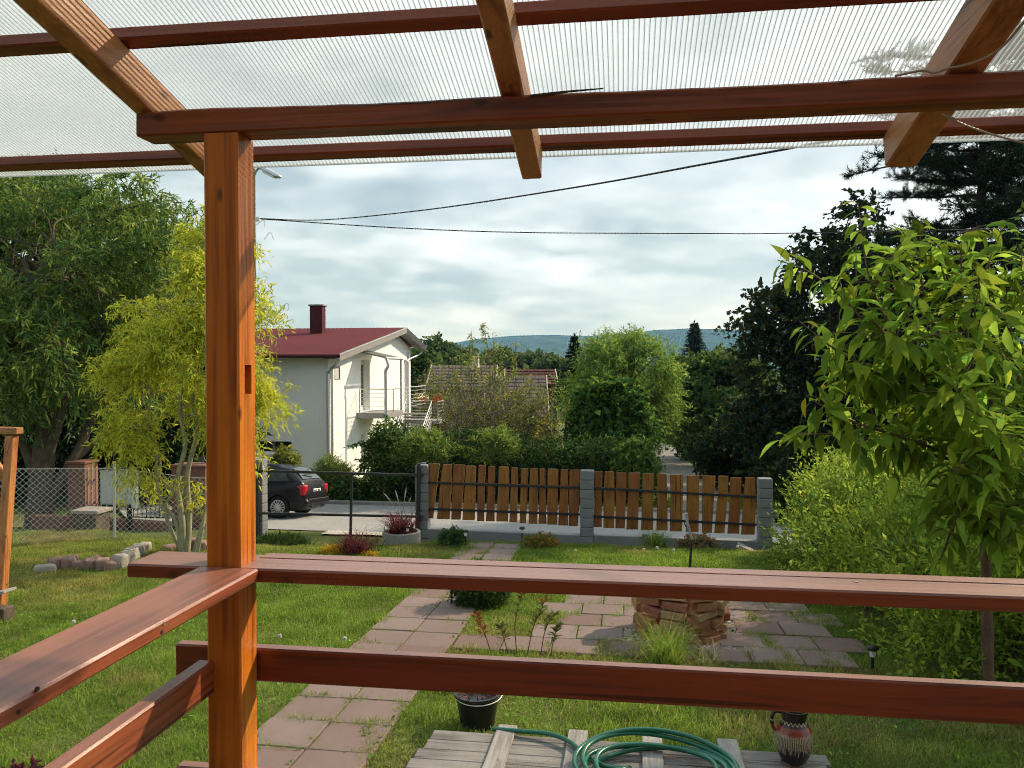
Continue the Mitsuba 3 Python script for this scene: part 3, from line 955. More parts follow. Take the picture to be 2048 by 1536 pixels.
gt = thing('sliding_gate', 'black metal sliding gate frame between two block pillars', 'gate')
GO = 0.17
A, B = on_fence(517, 941.5, GO), on_fence(846, 951, GO)
part(gt, 'top_bar', bar(A, B, 0.045, 0.05), 'metal_dark')
part(gt, 'bottom_bar', bar(on_fence(517, 1026.5, GO), on_fence(846, 1033.5, GO), 0.045, 0.045), 'metal_dark')
part(gt, 'upright', bar(on_fence(703.5, 947, GO), on_fence(701, 1074, GO), 0.045, 0.045), 'metal_dark')
part(gt, 'end_post', bar(on_fence(838, 926, GO), on_fence(835, 1090, GO), 0.06, 0.06), 'metal_dark')
part(gt, 'end_post', bar(on_fence(516.5, 930, GO), on_fence(514, 1110, GO), 0.06, 0.06), 'metal_dark')
part(gt, 'latch', bar(on_fence(843, 926, GO - 0.12), on_fence(851, 926.5, GO - 0.12), 0.05, 0.03), 'metal_grey')

# ------------------------------------------------------------------ chain link fence at the left
C0, C1 = ground(-330, 1112), ground(470, 1096)
cf = thing('chain_link_fence', 'galvanised chain link fence with thin steel posts at the left', 'fence')
CD = C1 - C0
CL = np.linalg.norm(CD[:2])
CH = 1.33


def on_chain(s, h):
    p = C0 + CD * (s / CL)
    return np.array([p[0], p[1], float(gz(p[0], p[1])) + h])


pitch = 0.105
W = []
ns = int(CL / pitch)
rr = np.random.default_rng(8)
sag = lambda s: 0.02 * math.sin(s * 1.3)
wires = []
for i in range(-int(CH / pitch) - 1, ns):
    for sg_ in (1, -1):
        s0 = i * pitch if sg_ > 0 else (i * pitch + CH)
        pts = []
        for h in np.linspace(0.0, CH, 5):
            s = s0 + sg_ * h
            if 0 <= s <= CL:
                pts.append(on_chain(s, h + sag(s)) + np.array([0, 0.004 * sg_, 0]))
        if len(pts) >= 2:
            wires.append(tube(pts, 0.0042, 3, caps=False))
part(cf, 'wire_mesh', cat(*wires), 'wire_galv', kind='stuff')
part(cf, 'top_wire', tube([on_chain(s, CH + sag(s)) for s in np.linspace(0, CL, 60)], 0.005, 5), 'wire_galv')
for uu in (-250, 219, 470):
    s = np.linalg.norm((ground(uu, 1092) - C0)[:2])
    s = min(max(s, 0.05), CL - 0.05)
    a = on_chain(s, -0.1)
    part(cf, 'steel_post', tube([a, a + ZUP * (CH + 0.22)], 0.022, 10), 'wire_galv')

# ------------------------------------------------------------------ neighbour's entrance behind the chain link fence
ND = 17.3


def nb(u, v, d=ND):
    return at(u, v, d)


def brick_pier(u0, u1, vt, vb, d, depth, label):
    k = thing('gate_pier', label, 'pillar', 'brown gate piers of the neighbour')
    a, b = at(u0, vt, d), at(u1, vt, d)
    w = np.linalg.norm(b - a)
    z0, z1 = at(u0, vb, d)[2], a[2]
    c = (a + b) / 2
    part(k, 'shaft', (lambda m: (m[0] + np.array([c[0], c[1] + depth / 2, (z0 + z1) / 2 - 0.03]), m[1]))(cbox(w, depth, z1 - z0 - 0.06, 0.01)), 'fence_brown')
    part(k, 'cap', (lambda m: (m[0] + np.array([c[0], c[1] + depth / 2, z1 - 0.03]), m[1]))(cbox(w + 0.06, depth + 0.06, 0.06, 0.015)), 'fence_brown')
    return k


brick_pier(132, 170, 923, 1075, 17.0, 0.45, 'brown gate pier left of the grey cabinet behind the wire fence')
brick_pier(340, 412, 930, 1085, 17.2, 0.5, 'dark brown gate pier behind the stems of the yellow willow')
k = thing('slat_screen', 'pinkish upright slats beside the left gate pier', 'fence')
for u in (176, 184, 193.0):
    a = at(u, 934, 16.9)
    b = at(u, 1022, 16.9)
    part(k, 'slat', bar(a, b, 0.05, 0.025), 'slat_pink')
part(k, 'cross_rail', bar(at(172, 960, 16.95), at(196, 960, 16.95), 0.03, 0.05), 'fence_brown')
part(k, 'cross_rail', bar(at(172, 1005, 16.95), at(196, 1005, 16.95), 0.03, 0.05), 'fence_brown')
k = thing('meter_cabinet', 'pale grey meter cabinet on a stand behind the wire fence', 'cabinet')
c0, c1, c2 = at(197, 940, 16.6), at(256, 940, 16.6), at(197, 1010, 16.6)
hh = c0[2] - c2[2]
cc = (c0 + c1) / 2
part(k, 'body', bx(c0[0], c1[0], cc[1], cc[1] + 0.32, c2[2], c0[2], 0.01), 'cabinet_grey')
part(k, 'door', bx(c0[0] + 0.04, c1[0] - 0.04, cc[1] - 0.012, cc[1] - 0.001, c2[2] + 0.03, c0[2] - 0.03, 0.004), 'cabinet_grey')
part(k, 'roof', bx(c0[0] - 0.03, c1[0] + 0.05, cc[1] - 0.04, cc[1] + 0.36, c0[2] + 0.001, c0[2] + 0.03, 0.008), 'metal_dark')
for xx in (c0[0] + 0.05, c1[0] - 0.05):
    part(k, 'foot', bx(xx - 0.03, xx + 0.03, cc[1] + 0.1, cc[1] + 0.2, c2[2] - 0.55, c2[2] - 0.001, 0.004), 'metal_dark')
c = at(266, 945, 16.7)
solo('white_post', bx(c[0] - 0.05, c[0] + 0.06, c[1], c[1] + 0.1, c[2] - 0.75, c[2], 0.006), 'render_white', 'short white post right of the grey meter cabinet', 'post')
c, d_ = at(142, 1021, 15.6), at(196, 1062, 15.6)
k = thing('stone_bench', 'mossy stone block bench behind the wire fence', 'bench')
part(k, 'top_slab', bx(c[0] - 0.03, d_[0] + 0.03, c[1], c[1] + 0.5, c[2] - 0.07, c[2], 0.012), 'stone_pale')
part(k, 'base', bx(c[0] + 0.02, d_[0] - 0.02, c[1] + 0.02, c[1] + 0.46, d_[2] - 0.25, c[2] - 0.072, 0.01), 'bark')
A, B = at(66, 1029, 16.3), at(134, 1033, 16.3)
solo('low_wall', bar(A - ZUP * 0.14, B - ZUP * 0.14, 0.2, 0.28, 0.01), 'fence_brown', 'low brown wall left of the stone bench behind the wire fence', 'wall')
A, B = at(198, 1035, 16.9), at(338, 1045, 16.9)
solo('low_wall', bar(A - ZUP * 0.2, B - ZUP * 0.2, 0.25, 0.4, 0.01), 'fence_brown', 'low brown wall under the scrolled iron gate', 'wall')
k = thing('iron_gate', 'black wrought iron gate with scrolls behind the wire fence', 'gate')
GA, GB = at(262, 960, 17.3), at(340, 962, 17.3)
for i in range(9):
    p = GA + (GB - GA) * (i + 0.5) / 9
    part(k, 'bar', tube([p, p - ZUP * 0.80], 0.009, 6), 'metal_dark')
for dz in (0.0, -0.46, -0.80):
    part(k, 'cross_bar', bar(GA + ZUP * dz, GB + ZUP * dz, 0.02, 0.03), 'metal_dark')
for i in range(6):
    p = GA + (GB - GA) * (i + 0.8) / 6.6 - ZUP * 0.60
    ang = np.linspace(math.pi, 2 * math.pi, 14)
    part(k, 'scroll', tube(np.array([p + unit(GB - GA) * 0.055 * math.cos(t) + ZUP * 0.055 * math.sin(t) for t in ang]), 0.007, 5), 'metal_dark')
dv = np.array([at(262, 1030, 17.6), at(345, 1030, 17.6), at(345, 990, 23.0), at(230, 990, 23.0)])
dv[:, 2] = gz(dv[:, 0], dv[:, 1]) + 0.05
solo('driveway', (dv, np.array([[0, 1, 2], [0, 2, 3]])), 'road_grey', 'pale neighbour driveway behind the iron gate', kind='structure')
k = thing('shed', 'grey shed with white corner post in the shade behind the willow', 'shed')
c = at(325, 905, 24.0)
e = at(412, 905, 24.0)
part(k, 'wall', bx(c[0], e[0], c[1], c[1] + 2.0, c[2] - 2.2, c[2], 0.01), 'render_grey')
part(k, 'roof', bx(c[0] - 0.2, e[0] + 0.2, c[1] - 0.25, c[1] + 2.2, c[2] + 0.001, c[2] + 0.08, 0.01), 'metal_dark')
part(k, 'corner_post', bx(c[0] + 0.42, c[0] + 0.6, c[1] - 0.06, c[1] - 0.002, c[2] - 1.2, c[2] - 0.05, 0.005), 'plastic_white')
part(k, 'window', bx(c[0] + 0.02, c[0] + 0.36, c[1] - 0.02, c[1] - 0.002, c[2] - 0.9, c[2] - 0.2, 0.004), 'glass_dark')

# timber swing frame at the left edge
k = thing('swing_frame', 'orange stained timber swing frame at the left edge', 'frame')
f0 = ground(-2, 1222)
t0 = at(24, 872, 9.9)
part(k, 'leg', bar(f0 - ZUP * 0.1, t0, 0.11, 0.11, 0.008, up=(0, 1, 0)), 'wood_swing')
l0 = t0 + np.array([-1.6, 0.1, 0.0])
part(k, 'top_beam', bar(t0 + np.array([0.11, 0, 0.065]), l0 + ZUP * 0.065, 0.12, 0.085, 0.008), 'wood_rafter')
part(k, 'brace', bar(at(17, 962, 9.95), at(-45, 880, 9.95), 0.07, 0.09, 0.006), 'wood_swing')
k = thing('trestle', 'weathered grey plank resting on a block at the left edge', 'plank')
c = ground(8, 1244)
part(k, 'plank', obox(c + np.array([-0.35, 0, 0.25]), (1, 0, 0.28), (0, 1, 0), (-0.28, 0, 1), 0.9, 0.2, 0.03, 0.004), 'wood_grey_pale')
part(k, 'block', bx(c[0] - 0.25, c[0] + 0.06, c[1] - 0.08, c[1] + 0.1, c[2] - 0.03, c[2] + 0.17, 0.008), 'bark')

# ------------------------------------------------------------------ white house with the red roof
HA = at(657, 800, 29.0)
XA, YA = HA[0], HA[1]
gx = lambda u, v: on_x(u, v, XA)
hs = thing('white_house', 'white rendered house with dark red roof, chimney and outside stairs', 'house')
zb = float(gz(XA, YA)) - 0.6
e0, e1, ap = gx(656.5, 716), gx(821, 698), gx(790, 664)
YB = e1[1]
XL = XA - 15.0
# gable outline (y, z) extruded along -x
gab = [(YA, zb), (YB, zb), (YB, e1[2] + 0.05), (ap[1], ap[2] - 0.02), (YA, e0[2])]
door = [gx(721 + 0, 719.5), gx(739, 719.5), gx(739, 822), gx(721, 822)]
dy0, dy1, dz0, dz1 = gx(721.5, 720)[1], gx(739.5, 720)[1], gx(730, 821.5)[2], gx(721.5, 719.5)[2]
wy0, wy1, wz0, wz1 = gx(668.5, 733)[1], gx(680.5, 733)[1], gx(674, 760.5)[2], gx(674, 732.5)[2]
ly0, ly1, lz0, lz1 = gx(722, 900)[1], gx(731, 900)[1], gx(725, 930)[2], gx(725, 868)[2]
G = sg.Polygon(gab)
for (a, b, c, d) in ((dy0, dy1, dz0, dz1), (wy0, wy1, wz0, wz1), (ly0, ly1, lz0, lz1)):
    G = G.difference(sg.box(a, c, b, d))
part(hs, 'gable_wall', extrude(G, (XA - 0.35, 0, 0), (0, 1, 0), (0, 0, 1), 0.35), 'render_white')
wa, wb = on_y(460, 881.5, YA), on_y(583, 905, YA)
LW = sg.Polygon([(XL, zb), (XA - 0.352, zb), (XA - 0.352, e0[2]), (XL, e0[2])]).difference(sg.box(wa[0], wb[2], wb[0], wa[2]))
v, f = extrude(LW, (0, YA + 0.35, 0), (1, 0, 0), (0, 0, 1), 0.35)
part(hs, 'long_wall', (v, f), 'render_white')
part(hs, 'corner_strip', bx(XA - 0.352, XA - 0.349, YA + 0.001, YA + 0.34, zb, e0[2] - 0.01, 0.0005), 'render_white') if False else None
part(hs, 'back_wall', bx(XL, XA - 0.4, YB - 0.3, YB - 0.02, zb, e1[2], 0.01), 'render_white')
# windows and doors, set back
wk = part(hs, 'window', bx(XA - 0.06, XA - 0.03, wy0, wy1, wz0, wz1, 0.002), 'cabinet_grey', label='small pale window on the gable')
part(wk, 'frame', cat(*[bx(XA - 0.029, XA + 0.004, *q, 0.002) for q in ((wy0, wy0 + 0.05, wz0, wz1), (wy1 - 0.05, wy1, wz0, wz1), (wy0 + 0.051, wy1 - 0.051, wz0, wz0 + 0.05), (wy0 + 0.051, wy1 - 0.051, wz1 - 0.05, wz1))]), 'soffit')
dk = part(hs, 'door', bx(XA - 0.30, XA - 0.24, dy0, dy1, dz0, dz1, 0.003), 'door_pale', label='pale upper door above the landing')
part(dk, 'glass', bx(XA - 0.239, XA - 0.234, dy0 + 0.15, dy1 - 0.15, dz0 + 0.2, dz1 - 0.2, 0.001), 'glass_dark')
part(hs, 'door', bx(XA - 0.30, XA - 0.24, ly0, ly1, lz0, lz1, 0.003), 'glass_dark', label='dark lower opening under the stairs')
wk = part(hs, 'window', bx(wa[0], wb[0], YA + 0.22, YA + 0.25, wb[2], wa[2], 0.002), 'glass_dark', label='dark low window in the shaded long wall')
for t in (0.35, 0.68):
    xx = wa[0] + (wb[0] - wa[0]) * t
    part(wk, 'mullion', bx(xx - 0.04, xx + 0.04, YA + 0.17, YA + 0.218, wb[2], wa[2], 0.002), 'soffit')
part(wk, 'sill', bx(wa[0] - 0.1, wb[0] + 0.1, YA - 0.05, YA - 0.002, wb[2] - 0.1, wb[2] - 0.04, 0.004), 'render_white')
# roof: two slopes with verge boards
ov = 0.55
ridge = np.array([0, ap[1], gx(791, 655.5)[2]])
near = np.array([0, YA - 0.45, on_y(656, 708.5, YA - 0.45)[2]])
farp = gx(829, 691)
far = np.array([0, farp[1] + 0.1, farp[2]])


def slab_between(a, b, th, x0, x1):
    d = b - a
    d = d / np.linalg.norm(d)
    nrm = np.array([0, -d[2], d[1]])
    q = [a, b, b - nrm * th, a - nrm * th]
    v = np.array([(x, p[1], p[2]) for x in (x0, x1) for p in q])
    f = np.array([[0, 1, 2], [0, 2, 3], [4, 6, 5], [4, 7, 6], [0, 4, 5], [0, 5, 1], [1, 5, 6], [1, 6, 2], [2, 6, 7], [2, 7, 3], [3, 7, 4], [3, 4, 0]])
    m = trimesh.Trimesh(v, f, process=False)
    return (v, f if m.volume > 0 else f[:, ::-1])


rk = part(hs, 'roof', cat(slab_between(near, ridge, 0.06, XL - 0.4, XA + ov), slab_between(ridge + np.array([0, 0.01, 0]), far, 0.06, XL - 0.4, XA + ov)), 'roof_red', label='dark red roof')
dn = np.array([0, 0, -0.065])
part(rk, 'soffit_board', slab_between(near + dn + np.array([0, 0.05, 0]), ridge + dn, 0.10, XA + 0.002, XA + ov - 0.03), 'soffit')
part(rk, 'soffit_board', slab_between(ridge + dn + np.array([0, 0.02, 0]), far + dn - np.array([0, 0.05, 0]), 0.10, XA + 0.002, XA + ov - 0.03), 'soffit')
part(rk, 'verge_board', slab_between(near + np.array([0, 0, -0.01]), ridge + np.array([0, 0, -0.01]), 0.24, XA + ov + 0.002, XA + ov + 0.03), 'soffit')
part(rk, 'verge_board', slab_between(ridge + np.array([0, 0.01, -0.01]), far + np.array([0, 0, -0.01]), 0.30, XA + ov + 0.002, XA + ov + 0.03), 'metal_dark')
part(rk, 'verge_flashing', slab_between(near + np.array([0, 0, 0.02]), ridge + np.array([0, 0, 0.02]), 0.05, XA + ov + 0.031, XA + ov + 0.05), 'metal_zinc')
part(rk, 'gutter', tube([(XL - 0.4, near[1] - 0.05, near[2] - 0.07), (XA + ov + 0.06, near[1] - 0.05, near[2] - 0.07)], 0.055, 10), 'brick_dark_red', smooth=True)
part(rk, 'gutter', tube([(XL - 0.4, far[1] + 0.07, far[2] - 0.06), (XA + ov + 0.06, far[1] + 0.07, far[2] - 0.06)], 0.07, 10), 'metal_zinc', smooth=True)
# chimney
_sl = (ridge - near)[2] / (ridge - near)[1]
_r = ray(637, 667)
cy = CAM[1] + _r[1] * ((near[2] - _sl * near[1] - CAM[2] + _sl * CAM[1]) / (_r[2] - _sl * _r[1]))
ca, cb_ = on_y(619.5, 612, cy), on_y(644, 668, cy)
ck = part(hs, 'chimney', bx(ca[0], cb_[0], cy, cy + 0.45, cb_[2] - 0.5, ca[2], 0.01), 'brick_dark_red', label='dark red chimney')
part(ck, 'cap', bx(ca[0] - 0.06, cb_[0] + 0.06, cy - 0.06, cy + 0.51, ca[2] + 0.001, ca[2] + 0.07, 0.01), 'soffit')
# downpipes
def pipe(parent, pts, rad=0.05, name='downpipe', n=40):
    part(parent, name, tube(curve(pts, n), rad, 8), 'metal_zinc', smooth=True)


s_ = XA + 0.07
pipe(hs, [(XA + ov, near[1] - 0.05, near[2] - 0.12), (XA + ov * 0.6, YA - 0.2, e0[2] - 0.25), (XA + 0.02, YA - 0.07, e0[2] - 0.55), (XA + 0.0, YA - 0.07, e0[2] - 0.9), (XA + 0.0, YA - 0.07, zb + 0.3)])
pq = gx(660, 745)
pipe(hs, [(XA + 0.02, YA + 0.16, e0[2] - 0.75), (s_, pq[1] + 0.0, pq[2] + 0.2), (s_, pq[1], pq[2] - 0.4), (s_, pq[1], zb + 0.3)])
a, b = gx(809, 715), gx(808, 800)
pipe(hs, [(XA + ov, farp[1] + 0.07, farp[2] - 0.1), (XA + 0.3, farp[1] - 0.2, farp[2] - 0.45), (s_, gx(811, 720)[1], gx(811, 722)[2]), (s_, a[1], gx(809, 740)[2]), (s_, b[1], zb)])
pipe(hs, [(s_, gx(815, 700)[1], gx(815, 704)[2]), (s_, gx(814, 720)[1], gx(814, 724)[2]), (s_, gx(813, 740)[1], gx(813, 745)[2]), (s_, gx(813, 740)[1], zb)])
# canopy over the door
ca_, cb2 = gx(711, 700.3), gx(746, 699.7)
oc = on_y(766, 714, ca_[1])
oc2 = on_y(806, 714, cb2[1])
xo = (oc[0] + oc2[0]) / 2
zo = (oc[2] + oc2[2]) / 2
kn = part(hs, 'canopy', (np.array([(XA + 0.01, ca_[1], ca_[2]), (xo, ca_[1], zo), (xo, cb2[1], zo), (XA + 0.01, cb2[1], ca_[2])]), np.array([[0, 1, 2], [0, 2, 3]])), 'canopy_sheet', label='flat sheet canopy over the upper door')
for t in (0, 0.33, 0.67, 1.0):
    y = ca_[1] + (cb2[1] - ca_[1]) * t
    part(kn, 'canopy_rib', bar((XA + 0.01, y, ca_[2] - 0.04), (xo, y, zo - 0.04), 0.04, 0.05), 'metal_grey')
part(kn, 'canopy_gutter', tube([(xo + 0.04, ca_[1] - 0.1, zo - 0.06), (xo + 0.04, cb2[1] + 0.1, zo - 0.06)], 0.055, 8), 'metal_zinc')
# landing, second landing, stairs and railings
lz = on_y(735, 825, gx(717, 824)[1])[2]
lA = gx(717, 825)
ly_a = ca_[1] + 0.1
ly_b = cb2[1] + 0.2
part(hs, 'landing', bx(XA + 0.002, xo + 0.05, ly_a, ly_b, dz0 - 0.25, dz0 - 0.03, 0.01), 'concrete', label='upper concrete landing')
pipe(hs, [(xo + 0.04, ca_[1] + 0.05, zo - 0.1), (xo + 0.10, ca_[1] + 0.05, zo - 0.35), (xo + 0.0, ca_[1] + 0.03, zo - 0.6), (xo + 0.0, ca_[1] + 0.03, zo - 1.0), (xo + 0.0, ca_[1] + 0.03, zb)], 0.06)
part(hs, 'canopy_post', tube([(xo, cb2[1], zo - 0.07), (xo, cb2[1], dz0 - 0.03)], 0.04, 8), 'metal_grey')
l2y0 = gx(800, 841)[1]
l2y1 = l2y0 + 1.3
l2x0, l2x1, l2z = on_y(806, 841, l2y0)[0], on_y(877, 841, l2y0)[0], on_y(840, 841, l2y0)[2]
s2a, s2b = on_y(811, 841, l2y0)[0], on_y(863, 841, l2y0)[0]
part(hs, 'landing', bx(l2x0, l2x1, l2y0, l2y1, l2z - 0.16, l2z, 0.01), 'concrete', label='lower concrete landing')
for i in range(2):
    part(hs, 'step', bx(xo + 0.06, l2x0 - 0.004 + 0.02 * i, l2y0 - 0.3 + 0.4 * i, l2y0 + 0.1 + 0.4 * i, l2z + 0.36 - 0.18 * i - 0.08, l2z + 0.36 - 0.18 * i, 0.006), 'concrete')
for i in range(9):
    part(hs, 'step', bx(s2a + 0.04, s2b - 0.04, l2y0 - 0.28 * (i + 1), l2y0 - 0.28 * i - 0.005, l2z - 0.18 * (i + 1) - 0.05, l2z - 0.18 * (i + 1), 0.006), 'concrete')


def railing(pts, h=0.95, nbars=5, posts=None):
    rk_ = part(hs, 'railing', cat(*[tube([a + ZUP * h, b + ZUP * h], 0.022, 8) for a, b in zip(pts[:-1], pts[1:])]), 'metal_zinc', smooth=True)
    for p in pts:
        part(rk_, 'baluster', tube([p, p + ZUP * (h - 0.01)], 0.02, 8), 'metal_grey')
    for i in range(nbars):
        q = h * (i + 0.6) / (nbars + 0.6)
        part(rk_, 'bar', cat(*[tube([a + ZUP * q, b + ZUP * q], 0.010, 6) for a, b in zip(pts[:-1], pts[1:])]), 'metal_zinc')


zl = dz0 - 0.03
railing([np.array([XA + 0.1, ly_a + 0.05, zl]), np.array([xo - 0.0, ly_a + 0.05, zl])])
railing([np.array([xo, ly_a + 0.06, zl]), np.array([xo, ly_a + 1.0, zl]), np.array([xo, l2y0 + 0.05, zl])])
railing([np.array([l2x1 - 0.05, l2y0, l2z]), np.array([l2x1 - 0.05, l2y1 - 0.05, l2z]), np.array([l2x0 + 0.1, l2y1 - 0.05, l2z])], 0.9)
for xx in (s2a, s2b):
    a = np.array([xx, l2y0, l2z])
    b = np.array([xx, l2y0 - 0.28 * 9, l2z - 0.18 * 9])
    railing([a, a * 0.5 + b * 0.5, b], 0.9, 3)
    part(hs, 'stringer', bar(a - ZUP * 0.12, b - ZUP * 0.12, 0.06, 0.24, 0.004), 'concrete')
for lab, u, v, cols in (('terracotta flower box with white and yellow flowers on the stair railing', 846, 799, [(0.8, 0.8, 0.75), (0.75, 0.55, 0.05)]),
                        ('terracotta pot with reddish flowers on the stair railing, right of the flower box', 875, 800, [(0.5, 0.15, 0.08), (0.35, 0.16, 0.10)])):
    k = thing('flower_box', lab, 'flower pot', 'flower pots on the stair railing')
    p = on_y(u, v, l2y1 - 0.3)
    part(k, 'pot', lathe([(0.0, -0.12), (0.13, -0.12), (0.2, 0.06), (0.17, 0.06), (0.16, 0.02), (0.0, 0.02)], 16, p), 'terracotta')
    rr = np.random.default_rng(int(u))
    n = 160
    pp = p + np.array([0, 0, 0.08]) + rr.normal(0, 0.09, (n, 3)) * np.array([1.5, 1.2, 0.9])
    col = np.where(rr.random((n, 1)) < 0.35, np.array([[0.05, 0.10, 0.02]]), np.array(cols)[rr.integers(0, 2, n)])
    m, cc = pack(*leaves(pp, rr.normal(size=(n, 3)), rr.normal(size=(n, 3)), 0.09, 0.08), col)
    part(k, 'flowers', m, 'leaf', color=cc, kind='stuff')

# ------------------------------------------------------------------ dark hatchback in the street
car = thing('parked_car', 'dark hatchback parked in the street behind the gate, rear towards us', 'car')
ch = math.radians(8)
hx = RIGHT[:2] * -math.cos(ch) + FLAT[:2] * math.sin(ch)
HX = np.array([hx[0], hx[1], 0])
HY = np.cross(ZUP, HX)
wc = at(557, 1041, 19.9)
CS = 0.93
wz = float(gz(wc[0], wc[1])) + 0.02
SLOPE = (float(gz(*(wc + HX * 2)[:2])) - float(gz(*wc[:2]))) / 2 * 0.6
SX_ = (float(gz(*(wc + HX * 2)[:2])) - float(gz(*(wc - HX)[:2]))) / 3
SY_ = (float(gz(*(wc[:2] - HY[:2] * 1.6))) - float(gz(*wc[:2]))) / 1.6
CX = np.array([HX[0], HX[1], SX_])
CX /= np.linalg.norm(CX)
CY = np.array([HY[0], HY[1], -SY_])
CY -= CX * (CX @ CY)
CY /= np.linalg.norm(CY)
CZ = np.cross(CX, CY)
CO = np.array([wc[0], wc[1], wz]) - CY * 0.78 * CS - CX * 0.78 * CS      # rear bumper, middle, on the road


def cpt(x, y, z):
    return CO + CX * x + CY * y + CZ * z


def cmesh(m):
    v, f = m
    return CO + CS * (v[:, :1] * CX + v[:, 1:2] * CY + v[:, 2:] * CZ), f


ST = [  # x, bottom, belt, top, half width low, half width belt, half width top
    (0.00, 0.36, 0.60, 0.62, 0.62, 0.66, 0.60), (0.05, 0.28, 0.72, 0.76, 0.76, 0.78, 0.70), (0.12, 0.24, 0.92, 0.96, 0.83, 0.82, 0.73), (0.20, 0.22, 0.97, 1.04, 0.86, 0.84, 0.69),
    (0.36, 0.21, 0.98, 1.19, 0.87, 0.86, 0.64), (0.60, 0.20, 0.97, 1.355, 0.875, 0.865, 0.60), (0.95, 0.20, 0.96, 1.415, 0.875, 0.865, 0.59), (1.5, 0.20, 0.95, 1.43, 0.875, 0.865, 0.59),
    (2.0, 0.20, 0.94, 1.42, 0.875, 0.865, 0.59), (2.4, 0.20, 0.93, 1.35, 0.875, 0.86, 0.60), (2.75, 0.20, 0.925, 1.16, 0.875, 0.855, 0.66), (3.05, 0.20, 0.92, 0.965, 0.875, 0.84, 0.72),
    (3.5, 0.20, 0.86, 0.90, 0.86, 0.80, 0.66), (3.9, 0.22, 0.76, 0.80, 0.80, 0.74, 0.58), (4.08, 0.28, 0.62, 0.66, 0.68, 0.64, 0.5), (4.14, 0.36, 0.52, 0.54, 0.55, 0.52, 0.4)]
sx = np.array([s[0] for s in ST])
xq = np.unique(np.concatenate([np.linspace(0, 4.14, 70), sx]))
SI = np.column_stack([np.interp(xq, sx, [s[c] for s in ST]) for c in range(7)])
ringn = []
for (x, zb_, zl_, zt_, wl, wb_, wt) in SI:
    half = [(0.0, zb_), (wl * 0.86, zb_), (wl * 0.97, zb_ + 0.07), (wl, zb_ + 0.3 * (zl_ - zb_)), (wb_ + 0.02 * (zt_ - zl_ > 0.05), zb_ + 0.72 * (zl_ - zb_)), (wb_ * 0.985, zl_), (wt + 0.42 * (wb_ - wt), zl_ + 0.5 * (zt_ - zl_)), (wt + 0.06 * (wb_ - wt), zt_ - 0.14 * (zt_ - zl_)), (wt * 0.82, zt_ - 0.01 * (zt_ - zl_ > 0.05)), (wt * 0.4, zt_ + 0.012), (0.0, zt_ + 0.014)]
    ringn.append(half + [(-a, b) for a, b in half[-2:0:-1]])
ringn = np.array(ringn)
k_ = ringn.shape[1]
v = np.concatenate([np.column_stack([np.full(k_, x), rg]) for x, rg in zip(xq, ringn)])
i, j = np.meshgrid(np.arange(len(xq) - 1), np.arange(k_), indexing='ij')
q = np.stack([i * k_ + j, i * k_ + (j + 1) % k_, (i + 1) * k_ + (j + 1) % k_, (i + 1) * k_ + j], -1).reshape(-1, 4)[:, ::-1]
kk = np.arange(1, k_ - 1)
f = np.vstack([q[:, [0, 1, 2]], q[:, [0, 2, 3]], np.stack([0 * kk, kk, kk + 1], 1), np.stack([0 * kk, kk + 1, kk], 1) + (len(xq) - 1) * k_])
bm = trimesh.Trimesh(v, f, process=False)
if bm.volume < 0:
    bm.invert()
body = bm
try:
    M = m3.Manifold(m3.Mesh(np.asarray(bm.vertices, np.float32), np.asarray(bm.faces, np.uint32)))
    for xw in (0.78, 3.30):
        for sy in (-1, 1):
            cyl = m3.Manifold.cylinder(0.3, 0.335, 0.335, 40).rotate((90, 0, 0)).translate((xw, sy * 0.80 + 0.15, 0.29))
            M = M - cyl
    if M.num_tri() > 200:
        me = M.to_mesh()
        body = trimesh.Trimesh(np.array(me.vert_properties)[:, :3], np.array(me.tri_verts), process=False)
except Exception:
    pass
part(car, 'body', cmesh((np.asarray(body.vertices), np.asarray(body.faces))), 'car_paint', smooth=38)


def side_patch(poly, sy, off=0.006):
    """A pane on the flank: (x, t) with t = 0 at the belt and 1 at the roof edge."""
    pts = []
    for x, t in poly:
        _, zb_, zl_, zt_, wl, wb_, wt = [np.interp(x, sx, [s[c] for s in ST]) for c in range(7)]
        y = wb_ * 0.985 + (wt + 0.06 * (wb_ - wt) - wb_ * 0.985) * t
        y = y + 0.012 * math.sin(math.pi * t)
        pts.append((x, sy * (y + off), zl_ + (zt_ - 0.14 * (zt_ - zl_) - zl_) * t))
    pts = np.array(pts)
    c = pts.mean(0)
    n = len(pts)
    vv = np.vstack([pts, c])
    ff = np.array([[i, (i + 1) % n, n] for i in range(n)])
    return cmesh((vv, ff))


